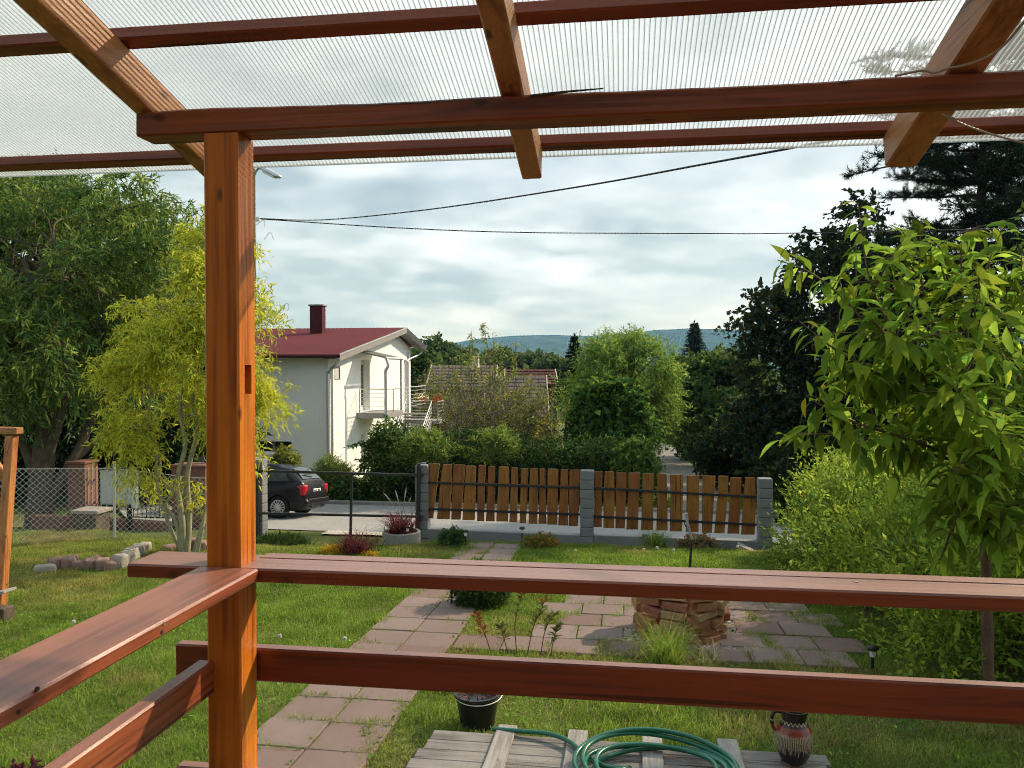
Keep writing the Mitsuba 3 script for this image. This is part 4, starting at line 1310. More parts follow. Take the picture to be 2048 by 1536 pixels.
for sy in (1, -1):
    part(car, 'side_window', side_patch([(0.50, 0.10), (0.70, 0.80), (0.95, 0.92), (1.10, 0.93), (1.10, 0.08)], sy), 'car_glass')
    part(car, 'side_window', side_patch([(1.18, 0.07), (1.18, 0.93), (1.6, 0.95), (2.0, 0.95), (2.0, 0.06)], sy), 'car_glass')
    part(car, 'side_window', side_patch([(2.08, 0.06), (2.08, 0.94), (2.3, 0.92), (2.62, 0.72), (2.85, 0.2), (2.85, 0.1)], sy), 'car_glass')
    hh_ = [cmesh(bx(x0, x1, sy * 0.878 - 0.012, sy * 0.878 + 0.012, 0.79, 0.82, 0.004)) for x0, x1 in ((1.15, 1.32), (2.05, 2.22))]
    for m_ in hh_:
        part(car, 'door_handle', m_, 'car_paint')
    part(car, 'side_moulding', cmesh(bx(1.12, 2.95, sy * 0.884 - 0.008, sy * 0.884 + 0.010, 0.50, 0.56, 0.005)), 'car_trim')
    part(car, 'tail_light', cmesh(bx(0.045, 0.33, sy * 0.735 - 0.125, sy * 0.735 + 0.118, 0.62, 0.90, 0.03)), 'tail_red', smooth=30, label='red tail light')
    part(car, 'headlight', cmesh(bx(3.80, 4.03, sy * 0.56 - 0.15, sy * 0.56 + 0.15, 0.58, 0.72, 0.03)), 'lens_clear', smooth=30)
    part(car, 'mirror', cmesh(bx(2.70, 2.80, sy * 0.98 - 0.09, sy * 0.98 + 0.07, 0.93, 1.05, 0.03)), 'car_paint', smooth=40)
    part(car, 'exhaust' if sy > 0 else 'tow_cover', cmesh(bx(-0.012, 0.10, sy * 0.42 - 0.05, sy * 0.42 + 0.05, 0.30, 0.34, 0.008)), 'car_trim')
    for nm, xw in (('wheel', 0.78), ('wheel', 3.30)):
        prof = [(0.175, -0.09), (0.26, -0.1), (0.295, -0.075), (0.302, -0.04), (0.302, 0.04), (0.295, 0.075), (0.26, 0.1), (0.175, 0.09)]

        def turn(m):
            vv, ff = m
            return np.column_stack([vv[:, 0] + xw, sy * (vv[:, 2]) + sy * 0.775, vv[:, 1] + 0.302]), ff[:, ::-1]
        wk = part(car, nm, cmesh(turn(lathe([(0.0, 0.0), (0.19, 0.0), (0.19, 0.03), (0.0, 0.035)], 28))), 'car_trim')
        part(wk, 'tyre', cmesh(turn(lathe(prof, 36))), 'tyre', smooth=40)
        sp = []
        for q_ in range(14):
            a = q_ * math.pi / 7
            vv, ff = bar((0.045 * math.cos(a), 0.045 * math.sin(a), 0.085), (0.178 * math.cos(a), 0.178 * math.sin(a), 0.092), 0.026, 0.014, 0.004)
            sp.append((vv, ff))
        part(wk, 'rim', cmesh(turn(cat(lathe([(0.172, 0.06), (0.196, 0.075), (0.198, 0.096), (0.182, 0.099), (0.175, 0.08), (0.172, 0.06)], 36), lathe([(0.0, 0.08), (0.055, 0.08), (0.058, 0.095), (0.0, 0.102)], 20), *sp))), 'alloy', smooth=35)


def rear_patch(pts, off=0.008):
    pts = np.array(pts, float)
    n = len(pts)
    vv = np.vstack([pts, pts.mean(0)])
    return cmesh((vv + np.array([-off, 0, off * 0.5]), np.array([[i, (i + 1) % n, n] for i in range(n)])))


part(car, 'rear_window', rear_patch([(0.21, -0.62, 1.05), (0.36, -0.57, 1.19), (0.57, -0.52, 1.335), (0.58, 0, 1.36), (0.57, 0.52, 1.335), (0.36, 0.57, 1.19), (0.21, 0.62, 1.05), (0.205, 0, 1.06)], 0.014), 'car_glass')
part(car, 'windscreen', (lambda m: (m[0] + CX * 0.02 + CZ * 0.012, m[1]))(rear_patch([(2.48, -0.5, 1.315), (3.0, -0.66, 1.005), (3.05, 0, 0.99), (3.0, 0.66, 1.005), (2.48, 0.5, 1.315), (2.44, 0, 1.345)], 0.0)), 'car_glass')
part(car, 'wiper', cmesh(bar((0.22, -0.05, 1.10), (0.30, 0.42, 1.16), 0.02, 0.02)), 'car_trim')
pl_ = part(car, 'number_plate', cmesh(bx(0.028, 0.05, -0.26, 0.26, 0.68, 0.79, 0.002)), 'plate_white', label='white number plate')
rr = np.random.default_rng(2)
marks = [bx(0.0245, 0.0275, 0.20 - 0.062 * i - 0.02, 0.20 - 0.062 * i + 0.02 - (0.012 if i == 3 else 0), 0.705, 0.765, 0.0008) for i in range(7) if i != 3]
part(pl_, 'dark_marks', cmesh(cat(*marks)), 'car_trim')
part(car, 'bumper', cmesh(bx(-0.03, 0.18, -0.80, 0.80, 0.36, 0.54, 0.05)), 'car_paint', smooth=40)
part(car, 'bumper_strip', cmesh(bx(-0.036, 0.02, -0.72, 0.72, 0.50, 0.53, 0.008)), 'car_trim')
part(car, 'boot_strip', cmesh(bx(0.10, 0.14, -0.2, 0.2, 0.865, 0.885, 0.004)), 'metal_grey')
part(car, 'antenna', cmesh(tube([(0.75, 0, 1.39), (0.52, 0, 1.66)], 0.006, 5)), 'car_trim')
part(car, 'roof_rail', cmesh(bx(0.9, 2.2, 0.50, 0.53, 1.405, 1.425, 0.004)), 'car_trim')

# ------------------------------------------------------------------ utility pole, lamp and wires
up_ = thing('utility_pole', 'concrete street pole mostly hidden behind the timber post', 'pole')
pa = at(498.5, 430, 18.0)
pb = P3(pa[0], pa[1], -0.5)
ptop = at(499, 338, 18.0)
part(up_, 'shaft', tube([pb, ptop], [0.15, 0.125], 14), 'bark', smooth=True)
part(up_, 'lamp_arm', tube(curve([at(508, 352, 17.98), at(514, 340, 17.9), at(520, 336, 17.8), at(530, 339, 17.7)], 12), 0.025, 8), 'metal_zinc', smooth=True)
la, lb = at(517, 332, 17.8), at(558, 353, 17.3)
d, s, u = frame(lb - la)
ll = np.linalg.norm(lb - la)
part(up_, 'lamp_head', obox((la + lb) / 2, d, s, u, ll, 0.17, 0.085, 0.03), 'metal_zinc', smooth=40)
part(up_, 'lamp_lens', obox((la + lb) / 2 + d * 0.08 - u * 0.055, d, s, u, ll * 0.55, 0.13, 0.05, 0.02), 'lens_clear', smooth=40)
for i, (vv) in enumerate((436, 440)):
    part(up_, 'insulator', tube([at(511, vv, 17.95), at(520, vv, 17.95)], 0.035, 8), 'plastic_white')
w1 = [at(520, 437, 17.9), at(640, 440, 15.5), at(850, 420, 12.2), at(1150, 375, 9.0), at(1400, 330, 7.1), at(1600, 293, 6.0), at(1900, 235, 4.9), at(2200, 180, 4.1), at(2600, 90, 3.2)]
solo('overhead_wire', tube(curve(w1, 80), 0.010, 5), 'cable_black', 'black overhead wire rising to the right towards the roof', 'wire', group='overhead wires from the street pole')
w2 = [at(520, 438, 17.9), at(800, 456, 18.2), at(1050, 465, 18.6), at(1400, 467, 19.4), at(1610, 466, 20.0), at(2100, 455, 21.6)]
solo('overhead_wire', tube(curve(w2, 60), 0.012, 5), 'cable_black', 'black overhead wire running level across the sky', 'wire', group='overhead wires from the street pole')
w3 = [at(505, 432, 17.95), at(440, 445, 17.5), at(380, 462, 17.2), at(320, 478, 17.0), at(100, 540, 16.5)]
solo('overhead_wire', tube(curve(w3, 40), 0.008, 5), 'cable_black', 'thin black wire going left from the pole into the big tree', 'wire', group='overhead wires from the street pole')
tp = P3(*at(565, 1000, 26.0)[:2])
tq = at(563.5, 898, 26.0)
solo('white_post', bx(tq[0] - 0.04, tq[0] + 0.04, tq[1] - 0.04, tq[1] + 0.04, tp[2], tq[2], 0.006), 'concrete', 'slim pale post in front of the dark low house window', 'post')

# ------------------------------------------------------------------ trees
def tree(name, label, group=None):
    return thing(name, label, 'tree', group)


def B(u, v, d, ru, rv=None, rd=None):
    """A crown lump seen at (u, v), ru and rv pixels wide and high."""
    rv = rv or ru
    k = d / FPX
    return (at(u, v, d), ru * k, (rd or ru) * k, rv * k)


# big narrow-leaved tree at the left
k = tree('willow_tree', 'large dark green narrow-leaved tree with several stems at the left')
D0 = 17.0
base = P3(*at(78, 1085, D0)[:2], -0.2)
bl = [B(60, 425, 16.5, 95, 80), B(170, 400, 17, 95, 75), B(255, 400, 17, 60, 62), B(300, 455, 16.8, 62, 55), B(-70, 470, 17, 130), B(70, 540, 16.2, 120, 85), B(190, 540, 16.6, 110, 85), B(290, 560, 17.0, 85, 80),
      B(-60, 660, 17, 130, 120), B(70, 690, 16.0, 110, 85), B(190, 680, 17.2, 90, 80), B(280, 690, 17.8, 75, 80), B(365, 455, 18.2, 42, 40), B(390, 480, 18.2, 30, 30), B(350, 520, 18, 60, 60),
      B(20, 800, 16.4, 75, 50), B(130, 775, 16.6, 55, 40), B(240, 790, 18.5, 80, 60), B(60, 400, 19.5, 140, 70), B(200, 480, 20, 150, 110), B(100, 650, 20, 160, 130), B(330, 620, 19.5, 70, 90), B(-250, 560, 17.5, 150, 200), B(-260, 800, 18, 130, 120)]
fm, P = foliage(41, bl, 7000, 11, 0.42, 0.16, 0.036, (0.105, 0.155, 0.042), gap=0.47, freq=0.9, hollow=0.5, droop=0.5, hang=0.6, spread=0.8, var=0.34, hue=0.2)
part(k, 'crown', fm[0], 'leaf_glossy', color=fm[1], kind='stuff')
kt = part(k, 'trunk', limb(3, [base, at(80, 1000, D0), at(88, 900, D0), at(95, 820, D0)], 0.30, 0.17, 12), 'bark', smooth=True)
st = [([at(84, 985, D0), at(52, 900, 16.9), at(30, 840, 16.8), at(12, 780, 16.7), at(20, 690, 16.6)], 0.12, 0.05),
      ([at(88, 940, D0), at(112, 860, 16.8), at(128, 805, 16.7), at(135, 740, 16.6), at(110, 640, 16.5), at(85, 560, 16.4)], 0.11, 0.05),
      ([at(90, 1010, D0), at(140, 930, 17.2), at(175, 860, 17.4), at(192, 800, 17.5), at(215, 700, 17.6)], 0.12, 0.05),
      ([at(95, 830, D0), at(85, 740, 16.6), at(78, 650, 16.4), at(70, 590, 16.4), at(48, 520, 16.3)], 0.15, 0.06),
      ([at(70, 600, 16.4), at(80, 540, 16.4), at(110, 500, 16.4)], 0.06, 0.03),
      ([at(140, 930, 17.2), at(210, 870, 17.6), at(300, 850, 18.0)], 0.07, 0.03)]
for q_, (pts, a, b) in enumerate(st):
    part(k, 'limb', limb(10 + q_, pts, a, b, 9), 'bark', smooth=True)
r = np.random.default_rng(6)
tips = P[r.choice(len(P), 90)]
roots = np.array([st[int(r.integers(0, 5))][0][-1] for _ in tips])
part(k, 'boughs', branches(7, roots, tips, 0.022, 0.006, 0.1), 'bark', smooth=True, kind='stuff')

# dark backdrop of trees behind the left tree
k = tree('dark_thicket', 'dark shaded mass of trees behind the big tree at the left')
bl = [B(u, v, 24, 130, 95) for u, v in ((-60, 440), (70, 430), (190, 470), (-250, 620), (-80, 600), (90, 620), (250, 640), (370, 640), (-200, 800), (0, 800), (170, 800), (320, 790), (-200, 950), (-50, 930), (100, 930), (250, 910), (370, 900))]
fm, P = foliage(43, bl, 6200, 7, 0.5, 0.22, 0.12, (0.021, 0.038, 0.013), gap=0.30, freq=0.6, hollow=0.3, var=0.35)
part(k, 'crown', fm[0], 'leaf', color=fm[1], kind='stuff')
part(k, 'trunk', cat(*[limb(50 + i, [P3(*at(u, 1000, 25)[:2], -0.2), at(u + 10, 850, 25), at(u - 5, 700, 25)], 0.2, 0.08) for i, u in enumerate((-150, 20, 160, 300))]), 'bark_dark', smooth=True)

# yellow corkscrew willow
k = tree('corkscrew_willow', 'yellow-green corkscrew willow with twisted pale stems behind the post')
D0 = 13.2
base = P3(*at(362, 1108, D0)[:2], -0.1)
bl = [B(420, 540, D0, 85, 80), B(360, 560, 13.0, 55, 60), B(330, 640, 13.0, 75, 70), B(450, 640, 13.2, 80, 80), B(290, 700, 13.2, 65, 55), B(390, 720, 13.0, 90, 70), B(490, 720, 13.3, 52, 80), B(300, 800, 13.2, 70, 60), B(400, 820, 13.4, 80, 60),
      B(500, 820, 13.2, 54, 55), B(262, 870, 13.1, 45, 55), B(285, 930, 13.1, 35, 38), B(498, 890, 13.2, 28, 36), B(495, 560, 13.4, 30, 60), B(530, 650, 13.4, 22, 25), B(508, 480, 13.4, 14, 45), B(540, 810, 13.1, 28, 40), B(395, 950, 13.3, 40, 50), B(390, 1020, 13.0, 12, 45), B(420, 470, 13.2, 50, 40), B(235, 760, 13.1, 30, 40)]
fm, P = foliage(47, bl, 3100, 13, 0.34, 0.09, 0.018, (0.38, 0.39, 0.05), gap=0.515, freq=1.9, hollow=0.35, droop=0.6, hang=0.5, spread=0.9, curl=0.12, var=0.3, hue=0.12, bend=0.6)
part(k, 'crown', fm[0], 'leaf', color=fm[1], kind='stuff')
st = [[base, at(352, 1050, 13.2), at(335, 1010, 13.2), at(345, 985, 13.2), at(320, 955, 13.2), at(322, 925, 13.2), at(300, 890, 13.1), at(270, 850, 13.1), at(245, 810, 13.1), at(215, 800, 13.1)],
      [base + np.array([0.04, 0, 0]), at(362, 1040, 13.2), at(358, 960, 13.2), at(368, 890, 13.3), at(360, 820, 13.3), at(372, 740, 13.2), at(392, 690, 13.2), at(400, 620, 13.2), at(385, 560, 13.2)],
      [base + np.array([0.1, 0, 0]), at(376, 1030, 13.3), at(378, 950, 13.3), at(392, 860, 13.4), at(386, 800, 13.4), at(402, 730, 13.3), at(430, 640, 13.3), at(430, 540, 13.3), at(460, 470, 13.3)],
      [base + np.array([0.02, 0.1, 0]), at(340, 1060, 13.2), at(325, 1000, 13.1), at(310, 950, 13.1), at(313, 900, 13.1), at(296, 850, 13.1), at(300, 790, 13.2)],
      [base + np.array([0.18, 0, 0]), at(405, 1040, 13.2), at(440, 950, 13.3), at(455, 850, 13.3), at(490, 750, 13.3), at(500, 640, 13.3), at(507, 520, 13.4), at(512, 440, 13.4)],
      [P3(*at(392, 1108, 13.0)[:2], -0.05), at(402, 1060, 13.0), at(420, 1000, 13.1), at(450, 930, 13.1)]]
for q_, pts in enumerate(st):
    pts = [np.asarray(p) + (np.array([0.03 * math.sin(i_ * 2.4), 0, 0]) if i_ else 0) for i_, p in enumerate(pts)]
    part(k, 'stem', limb(60 + q_, pts, 0.055 if q_ in (1, 2) else 0.035, 0.012, 8, 40), 'bark_pale', smooth=True)
r = np.random.default_rng(9)
tips = P[r.choice(len(P), 130)]
roots = []
for t_ in tips:
    c_ = [p for s_ in st for p in s_[3:]]
    roots.append(c_[int(np.argmin([np.linalg.norm(p - t_) + r.random() * 0.4 for p in c_]))])
part(k, 'twigs', branches(8, roots, tips, 0.012, 0.004, 0.1, wig=0.5, n=9), 'bark_pale', smooth=True, kind='stuff')
wh = [[at(528, 480, 13.4), at(540, 465, 13.4), at(548, 480, 13.4)], [at(512, 660, 13.3), at(545, 640, 13.3), at(570, 608, 13.3), at(578, 612, 13.3), at(575, 622, 13.3)], [at(520, 585, 13.3), at(530, 590, 13.3), at(526, 602, 13.3)], [at(513, 450, 13.4), at(527, 440, 13.4), at(530, 455, 13.4)]]
part(k, 'tendrils', cat(*[tube(curve(w_, 14), 0.004, 4) for w_ in wh]), 'bark_pale', smooth=True)

# maple, pine and thicket at the right
k = tree('dark_maple', 'tall dark purplish-green maple in shade at the right behind the fence')
D0 = 25.0
bl = [B(1640, 500, 24, 50, 40), B(1690, 560, 25, 110, 80), B(1560, 610, 24.5, 55, 30), B(1510, 600, 24, 42, 24), B(1500, 640, 24, 36, 22), B(1570, 650, 25, 80, 60), B(1680, 680, 25, 130, 100), B(1800, 600, 26, 130, 130), B(1530, 720, 25, 62, 60),
      B(1600, 780, 25, 100, 80), B(1720, 800, 25, 130, 90), B(1560, 860, 25, 80, 60), B(1850, 760, 26, 150, 130), B(1690, 900, 26, 140, 60), B(1950, 700, 26, 150, 160), B(1720, 430, 25, 40, 35), B(1880, 880, 26, 150, 90), B(1500, 830, 26, 50, 60)]
fm, P = foliage(51, bl, 9000, 7, 0.45, 0.16, 0.13, (0.026, 0.037, 0.018), gap=0.40, freq=0.8, hollow=0.4, var=0.3, hue=0.3, hang=0.2)
part(k, 'crown', fm[0], 'leaf', color=fm[1], kind='stuff')
base = P3(*at(1670, 1000, D0)[:2], -0.2)
part(k, 'trunk', limb(61, [base, at(1672, 900, D0), at(1665, 760, D0), at(1680, 600, D0), at(1690, 500, D0)], 0.24, 0.06, 10), 'bark_dark', smooth=True)
r = np.random.default_rng(12)
tips = P[r.choice(len(P), 70)]
part(k, 'boughs', branches(13, [at(1668 + r.normal(0, 6), r.uniform(620, 860), D0) for _ in tips], tips, 0.06, 0.012, 0.1), 'bark_dark', smooth=True)

k = tree('black_pine', 'black pine with layered dark needle boughs at the upper right')
D0 = 27.0
r = np.random.default_rng(15)
base = P3(*at(1962, 1000, D0)[:2], -0.2)
trunk_top = at(1975, 60, D0)
part(k, 'trunk', limb(62, [base, at(1955, 760, D0), at(1960, 520, D0), at(1966, 300, D0), trunk_top], 0.26, 0.08, 10), 'bark_dark', smooth=True)
limbs, tufts = [], []
for i_ in range(110):
    h = r.uniform(0.30, 1.0)
    p = at(1962, 880 - 780 * h, D0)
    a_ = r.uniform(0, 2 * math.pi)
    ln = (4.4 - 2.0 * abs(h - 0.62)) * r.uniform(0.65, 1.05) * (0.75 if math.cos(a_) > 0 else 1.0)
    dvec = RIGHT * math.cos(a_) + FLAT * math.sin(a_)
    q1 = p + dvec * ln * 0.5 + ZUP * ln * r.uniform(-0.06, 0.12)
    q2 = p + dvec * ln + ZUP * ln * r.uniform(-0.02, 0.26)
    pl = curve([p, q1, q2], 14)
    limbs.append(tube(pl, np.linspace(0.06, 0.015, 14), 5))
    for s_ in range(17):
        t = r.uniform(0.25, 1.0)
        c_ = pl[int(t * 13)]
        for _ in range(3):
            sd = unit(np.array([r.normal(), r.normal(), 0.35 + 0.3 * r.normal()]) + dvec * 0.5)
            e_ = c_ + sd * r.uniform(0.25, 0.75) * (1.1 - 0.4 * t)
            tufts.append((e_, sd))
            if r.random() < 0.3:
                limbs.append(tube([c_, (c_ + e_) / 2 + ZUP * 0.03, e_], [0.015, 0.01, 0.006], 4))
part(k, 'boughs', cat(*limbs), 'bark_dark', smooth=True)
TP = np.array([t[0] for t in tufts])
TD = np.array([t[1] for t in tufts])
n = len(TP)
per = 26
PP = np.repeat(TP, per, 0) + np.repeat(TD, per, 0) * r.uniform(-0.30, 0.08, (n * per, 1))
DD = np.repeat(TD, per, 0) * 0.8 + r.normal(0, 0.62, (n * per, 3))
m_ = leaves(PP, DD, r.normal(size=(n * per, 3)), 0.20, 0.028, 'tri', 0.1)
col = leaf_colors(r, n * per, (0.015, 0.025, 0.014), 0.25, 0.1, np.repeat(np.arange(n), per))
m_, c_ = pack(*m_, col)
part(k, 'needles', m_, 'leaf', color=c_, kind='stuff')

k = tree('shaded_shrubs', 'dark shaded shrubs behind the bright hedge at the right')
bl = [B(u, v, 20.5, 90, 60) for u, v in ((1600, 930), (1720, 920), (1840, 930), (1960, 930), (2080, 900), (1650, 985), (1780, 990), (1900, 1000), (2040, 990))]
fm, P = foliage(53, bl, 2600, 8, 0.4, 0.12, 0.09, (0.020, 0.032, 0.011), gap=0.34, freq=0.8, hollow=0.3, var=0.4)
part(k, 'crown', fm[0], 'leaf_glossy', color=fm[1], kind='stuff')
r = np.random.default_rng(16)
part(k, 'stems', cat(*[limb(70 + i, [P3(*at(u, 1010, 20.5)[:2], -0.2), at(u + r.normal(0, 10), 930, 20.5), at(u + r.normal(0, 18), 860, 20.5)], 0.05, 0.02, 6) for i, u in enumerate((1580, 1640, 1700, 1760, 1820, 1880, 1960))]), 'bark', smooth=True)

# shrubs and trees along the lane
k = tree('lane_tree', 'rounded mid green tree on the right side of the lane')
bl = [B(1420, 760, 44, 68, 50), B(1480, 770, 42, 60, 55), B(1400, 810, 42, 56, 50), B(1460, 840, 40, 66, 55), B(1440, 730, 46, 50, 24), B(1520, 850, 36, 60, 60), B(1390, 860, 46, 38, 40)]
fm, P = foliage(55, bl, 3600, 8, 0.7, 0.26, 0.17, (0.050, 0.085, 0.024), gap=0.38, freq=0.5, hollow=0.4, var=0.3)
part(k, 'crown', fm[0], 'leaf', color=fm[1], kind='stuff')
part(k, 'trunk', limb(80, [P3(*at(1450, 900, 42)[:2], -0.2), at(1450, 850, 42), at(1448, 780, 42)], 0.25, 0.1), 'bark_dark', smooth=True)
k = tree('clipped_bush', 'dark rounded clipped bush beside the lane on the right')
bl = [B(1385, 868, 50, 30, 34), B(1400, 880, 48, 32, 28)]
fm, P = foliage(56, bl, 900, 8, 0.4, 0.16, 0.11, (0.017, 0.029, 0.011), gap=0.25, freq=0.6, hollow=0.5)
part(k, 'crown', fm[0], 'leaf', color=fm[1], kind='stuff')
k = tree('dark_shrub', 'dark leafy shrub thicket at the right edge of the lane near the street')
bl = [B(1470, 905, 29, 60, 50), B(1530, 920, 28, 60, 55), B(1430, 900, 33, 42, 40), B(1500, 870, 30, 60, 50)]
fm, P = foliage(57, bl, 2200, 8, 0.45, 0.16, 0.11, (0.018, 0.029, 0.013), gap=0.32, freq=0.7, hollow=0.4)
part(k, 'crown', fm[0], 'leaf', color=fm[1], kind='stuff')
k = tree('pale_green_tree', 'large sunlit pale green feathery tree left of the lane')
bl = [B(1240, 740, 38, 78, 62), B(1200, 790, 38, 70, 60), B(1290, 780, 38, 62, 70), B(1270, 705, 38.5, 50, 34), B(1190, 730, 38, 44, 40), B(1315, 740, 38, 34, 50), B(1250, 830, 38, 80, 60), B(1310, 830, 38, 40, 45), B(1205, 690, 38.5, 24, 18)]
fm, P = foliage(58, bl, 5000, 10, 0.75, 0.19, 0.05, (0.135, 0.20, 0.042), gap=0.42, freq=0.6, hollow=0.35, droop=0.35, hang=0.35, var=0.3, hue=0.15)
part(k, 'crown', fm[0], 'leaf', color=fm[1], kind='stuff')
part(k, 'trunk', limb(81, [P3(*at(1245, 900, 38)[:2], -0.2), at(1245, 830, 38), at(1240, 720, 38)], 0.22, 0.06), 'bark', smooth=True)
r = np.random.default_rng(18)
tips = P[r.choice(len(P), 50)]
part(k, 'boughs', branches(19, [at(1245, 820, 38)] * 50, tips, 0.07, 0.015), 'bark', smooth=True)
k = tree('young_maple', 'small dark maple with bright leaf tips behind the hedge, left of the lane')
bl = [B(1200, 800, 27.5, 48, 36), B(1250, 800, 27.5, 42, 34), B(1190, 850, 27.5, 50, 40), B(1260, 855, 27.5, 55, 45), B(1215, 775, 27.5, 34, 16), B(1225, 890, 27, 60, 36)]
fm, P = foliage(59, bl, 2000, 7, 0.36, 0.145, 0.13, (0.055, 0.105, 0.022), gap=0.36, freq=0.8, hollow=0.4, var=0.3, hue=0.2)
part(k, 'crown', fm[0], 'leaf', color=fm[1], kind='stuff')
part(k, 'trunk', limb(82, [P3(*at(1225, 960, 27.5)[:2], -0.2), at(1225, 880, 27.5), at(1222, 800, 27.5)], 0.1, 0.04), 'bark_dark', smooth=True)


def conifer(name, label, u, vt, vb, d, wpx, col, seed, layers=22, dark=True):
    k = tree(name, label)
    r = np.random.default_rng(seed)
    top, bot = at(u, vt, d), at(u, vb, d)
    gb = P3(bot[0], bot[1], -0.2)
    part(k, 'trunk', tube([gb, top], [0.02 * d / 6, 0.02], 8), 'bark_dark', smooth=True)
    H = top[2] - bot[2]
    W_ = wpx * d / FPX
    PP, DD = [], []
    for i in range(layers):
        t = (i + 0.5) / layers
        rad = W_ * (0.015 + 0.985 * t ** 0.95) * r.uniform(0.85, 1.1)
        nbr = int(7 + 9 * t)
        for b in range(nbr):
            a_ = r.uniform(0, 6.283)
            dv = np.array([math.cos(a_), math.sin(a_), 0])
            rl = rad * r.uniform(0.75, 1.1)
            for s_ in np.linspace(0.1, 1, 9):
                p = np.array([top[0], top[1], top[2] - H * t]) + dv * rl * s_ + ZUP * (rl * (-0.38 * s_ + 0.28 * s_ * s_) + r.normal(0, 0.02 * W_))
                for sd in (-1, 1):
                    PP.append(p)
                    DD.append(dv * 0.9 + np.cross(dv, ZUP) * sd * 0.8 + np.array([0, 0, -0.25]))
    for q_ in range(8):
        PP.append(top - ZUP * H * 0.012 * q_)
        DD.append(np.array([0.3 * math.cos(q_ * 2.4), 0.3 * math.sin(q_ * 2.4), 1.0]))
    PP, DD = np.array(PP), np.array(DD)
    n = len(PP)
    L = 0.12 * W_ + 0.10 * W_ * r.random(n)
    m_, c_ = pack(*leaves(PP, DD + r.normal(0, 0.25, (n, 3)), np.array([0, 0, 1.0]) + r.normal(0, 0.4, (n, 3)), L, L * 0.42, 'quad', 0.2), leaf_colors(r, n, col, 0.25, 0.1))
    part(k, 'crown', m_, 'leaf', color=c_, kind='stuff')


conifer('spruce_tree', 'blue-grey spruce standing alone against the ridge right of the lane', 1389, 646, 770, 70, 50, (0.030, 0.045, 0.034), 21)
conifer('dark_conifer', 'dark pointed conifer left of the pale green tree', 1149, 672, 800, 48, 46, (0.015, 0.025, 0.014), 22)
conifer('cypress_tree', 'small slim dark green cypress behind the hedge', 1132, 838, 885, 27, 11, (0.03, 0.055, 0.02), 23, 14)

for i_, (u, v, d, ru, rv, col) in enumerate([(862, 716, 90, 46, 30, (0.055, 0.085, 0.03)), (905, 722, 110, 44, 18, (0.06, 0.085, 0.03)), (1000, 728, 120, 50, 14, (0.06, 0.085, 0.03)), (1065, 735, 100, 40, 18, (0.055, 0.08, 0.03)), (1110, 745, 80, 30, 20, (0.045, 0.07, 0.025)), (845, 745, 60, 34, 40, (0.05, 0.085, 0.025)),
                                             (1360, 745, 95, 40, 22, (0.045, 0.07, 0.025)), (1340, 790, 70, 22, 40, (0.05, 0.08, 0.028)), (1325, 840, 75, 24, 24, (0.07, 0.11, 0.03)), (700, 725, 100, 60, 20, (0.055, 0.08, 0.03))]):
    lab = ['tree at the corner of the white house, nearest the roof edge', 'low tree against the ridge right of the house corner', 'far tree below the middle of the ridge', 'far tree left of the dark conifer', 'shaded tree behind the dark conifer', 'leafy tree just right of the house gable',
           'broad tree below the lone spruce', 'tall bush at the far end of the lane', 'bright bush where the lane disappears', 'far tree behind the white house'][i_]
    k = tree('distant_tree', lab, None)
    bl = [B(u + dx * ru, v + dy * rv, d, ru * 0.62, rv * 0.62) for dx, dy in ((-0.5, 0.2), (0.45, 0.25), (0, -0.35), (-0.1, 0.4), (0.3, -0.1))]
    fm, P = foliage(90 + i_, bl, 900, 6, 0.02 * d, 0.0055 * d, 0.0040 * d, col, gap=0.30, freq=0.25, hollow=0.4)
    part(k, 'crown', fm[0], 'leaf', color=fm[1], kind='stuff')
    part(k, 'trunk', tube([P3(*at(u, 800, d)[:2], -0.3), at(u, v, d)], [0.25, 0.12], 6), 'bark_dark', smooth=True)

# a belt of distant woodland in the valley
r = np.random.default_rng(33)
n = 9000
u = r.uniform(-300, 2400, n)
d = np.exp(r.uniform(math.log(150), math.log(1200), n))
P = np.array([at(a, 735, b) for a, b in zip(u, d)])
P[:, 2] = gz(P[:, 0], P[:, 1]) + r.uniform(0.5, 1.0, n) * (3 + 7 * meshkit.noise(P * 0.02, 3))
sz = 2.2 + 1.5 * r.random(n)
m_, c_ = pack(*leaves(P, r.normal(size=(n, 3)), np.array([0, -0.3, 1.0]) + r.normal(0, 0.5, (n, 3)), sz * 2.2, sz * 1.5), leaf_colors(r, n, (0.055, 0.08, 0.03), 0.3, 0.15))
solo('valley_woodland', m_, 'leaf', 'far-off woodland filling the valley below the ridge', 'woodland', color=c_, kind='stuff')


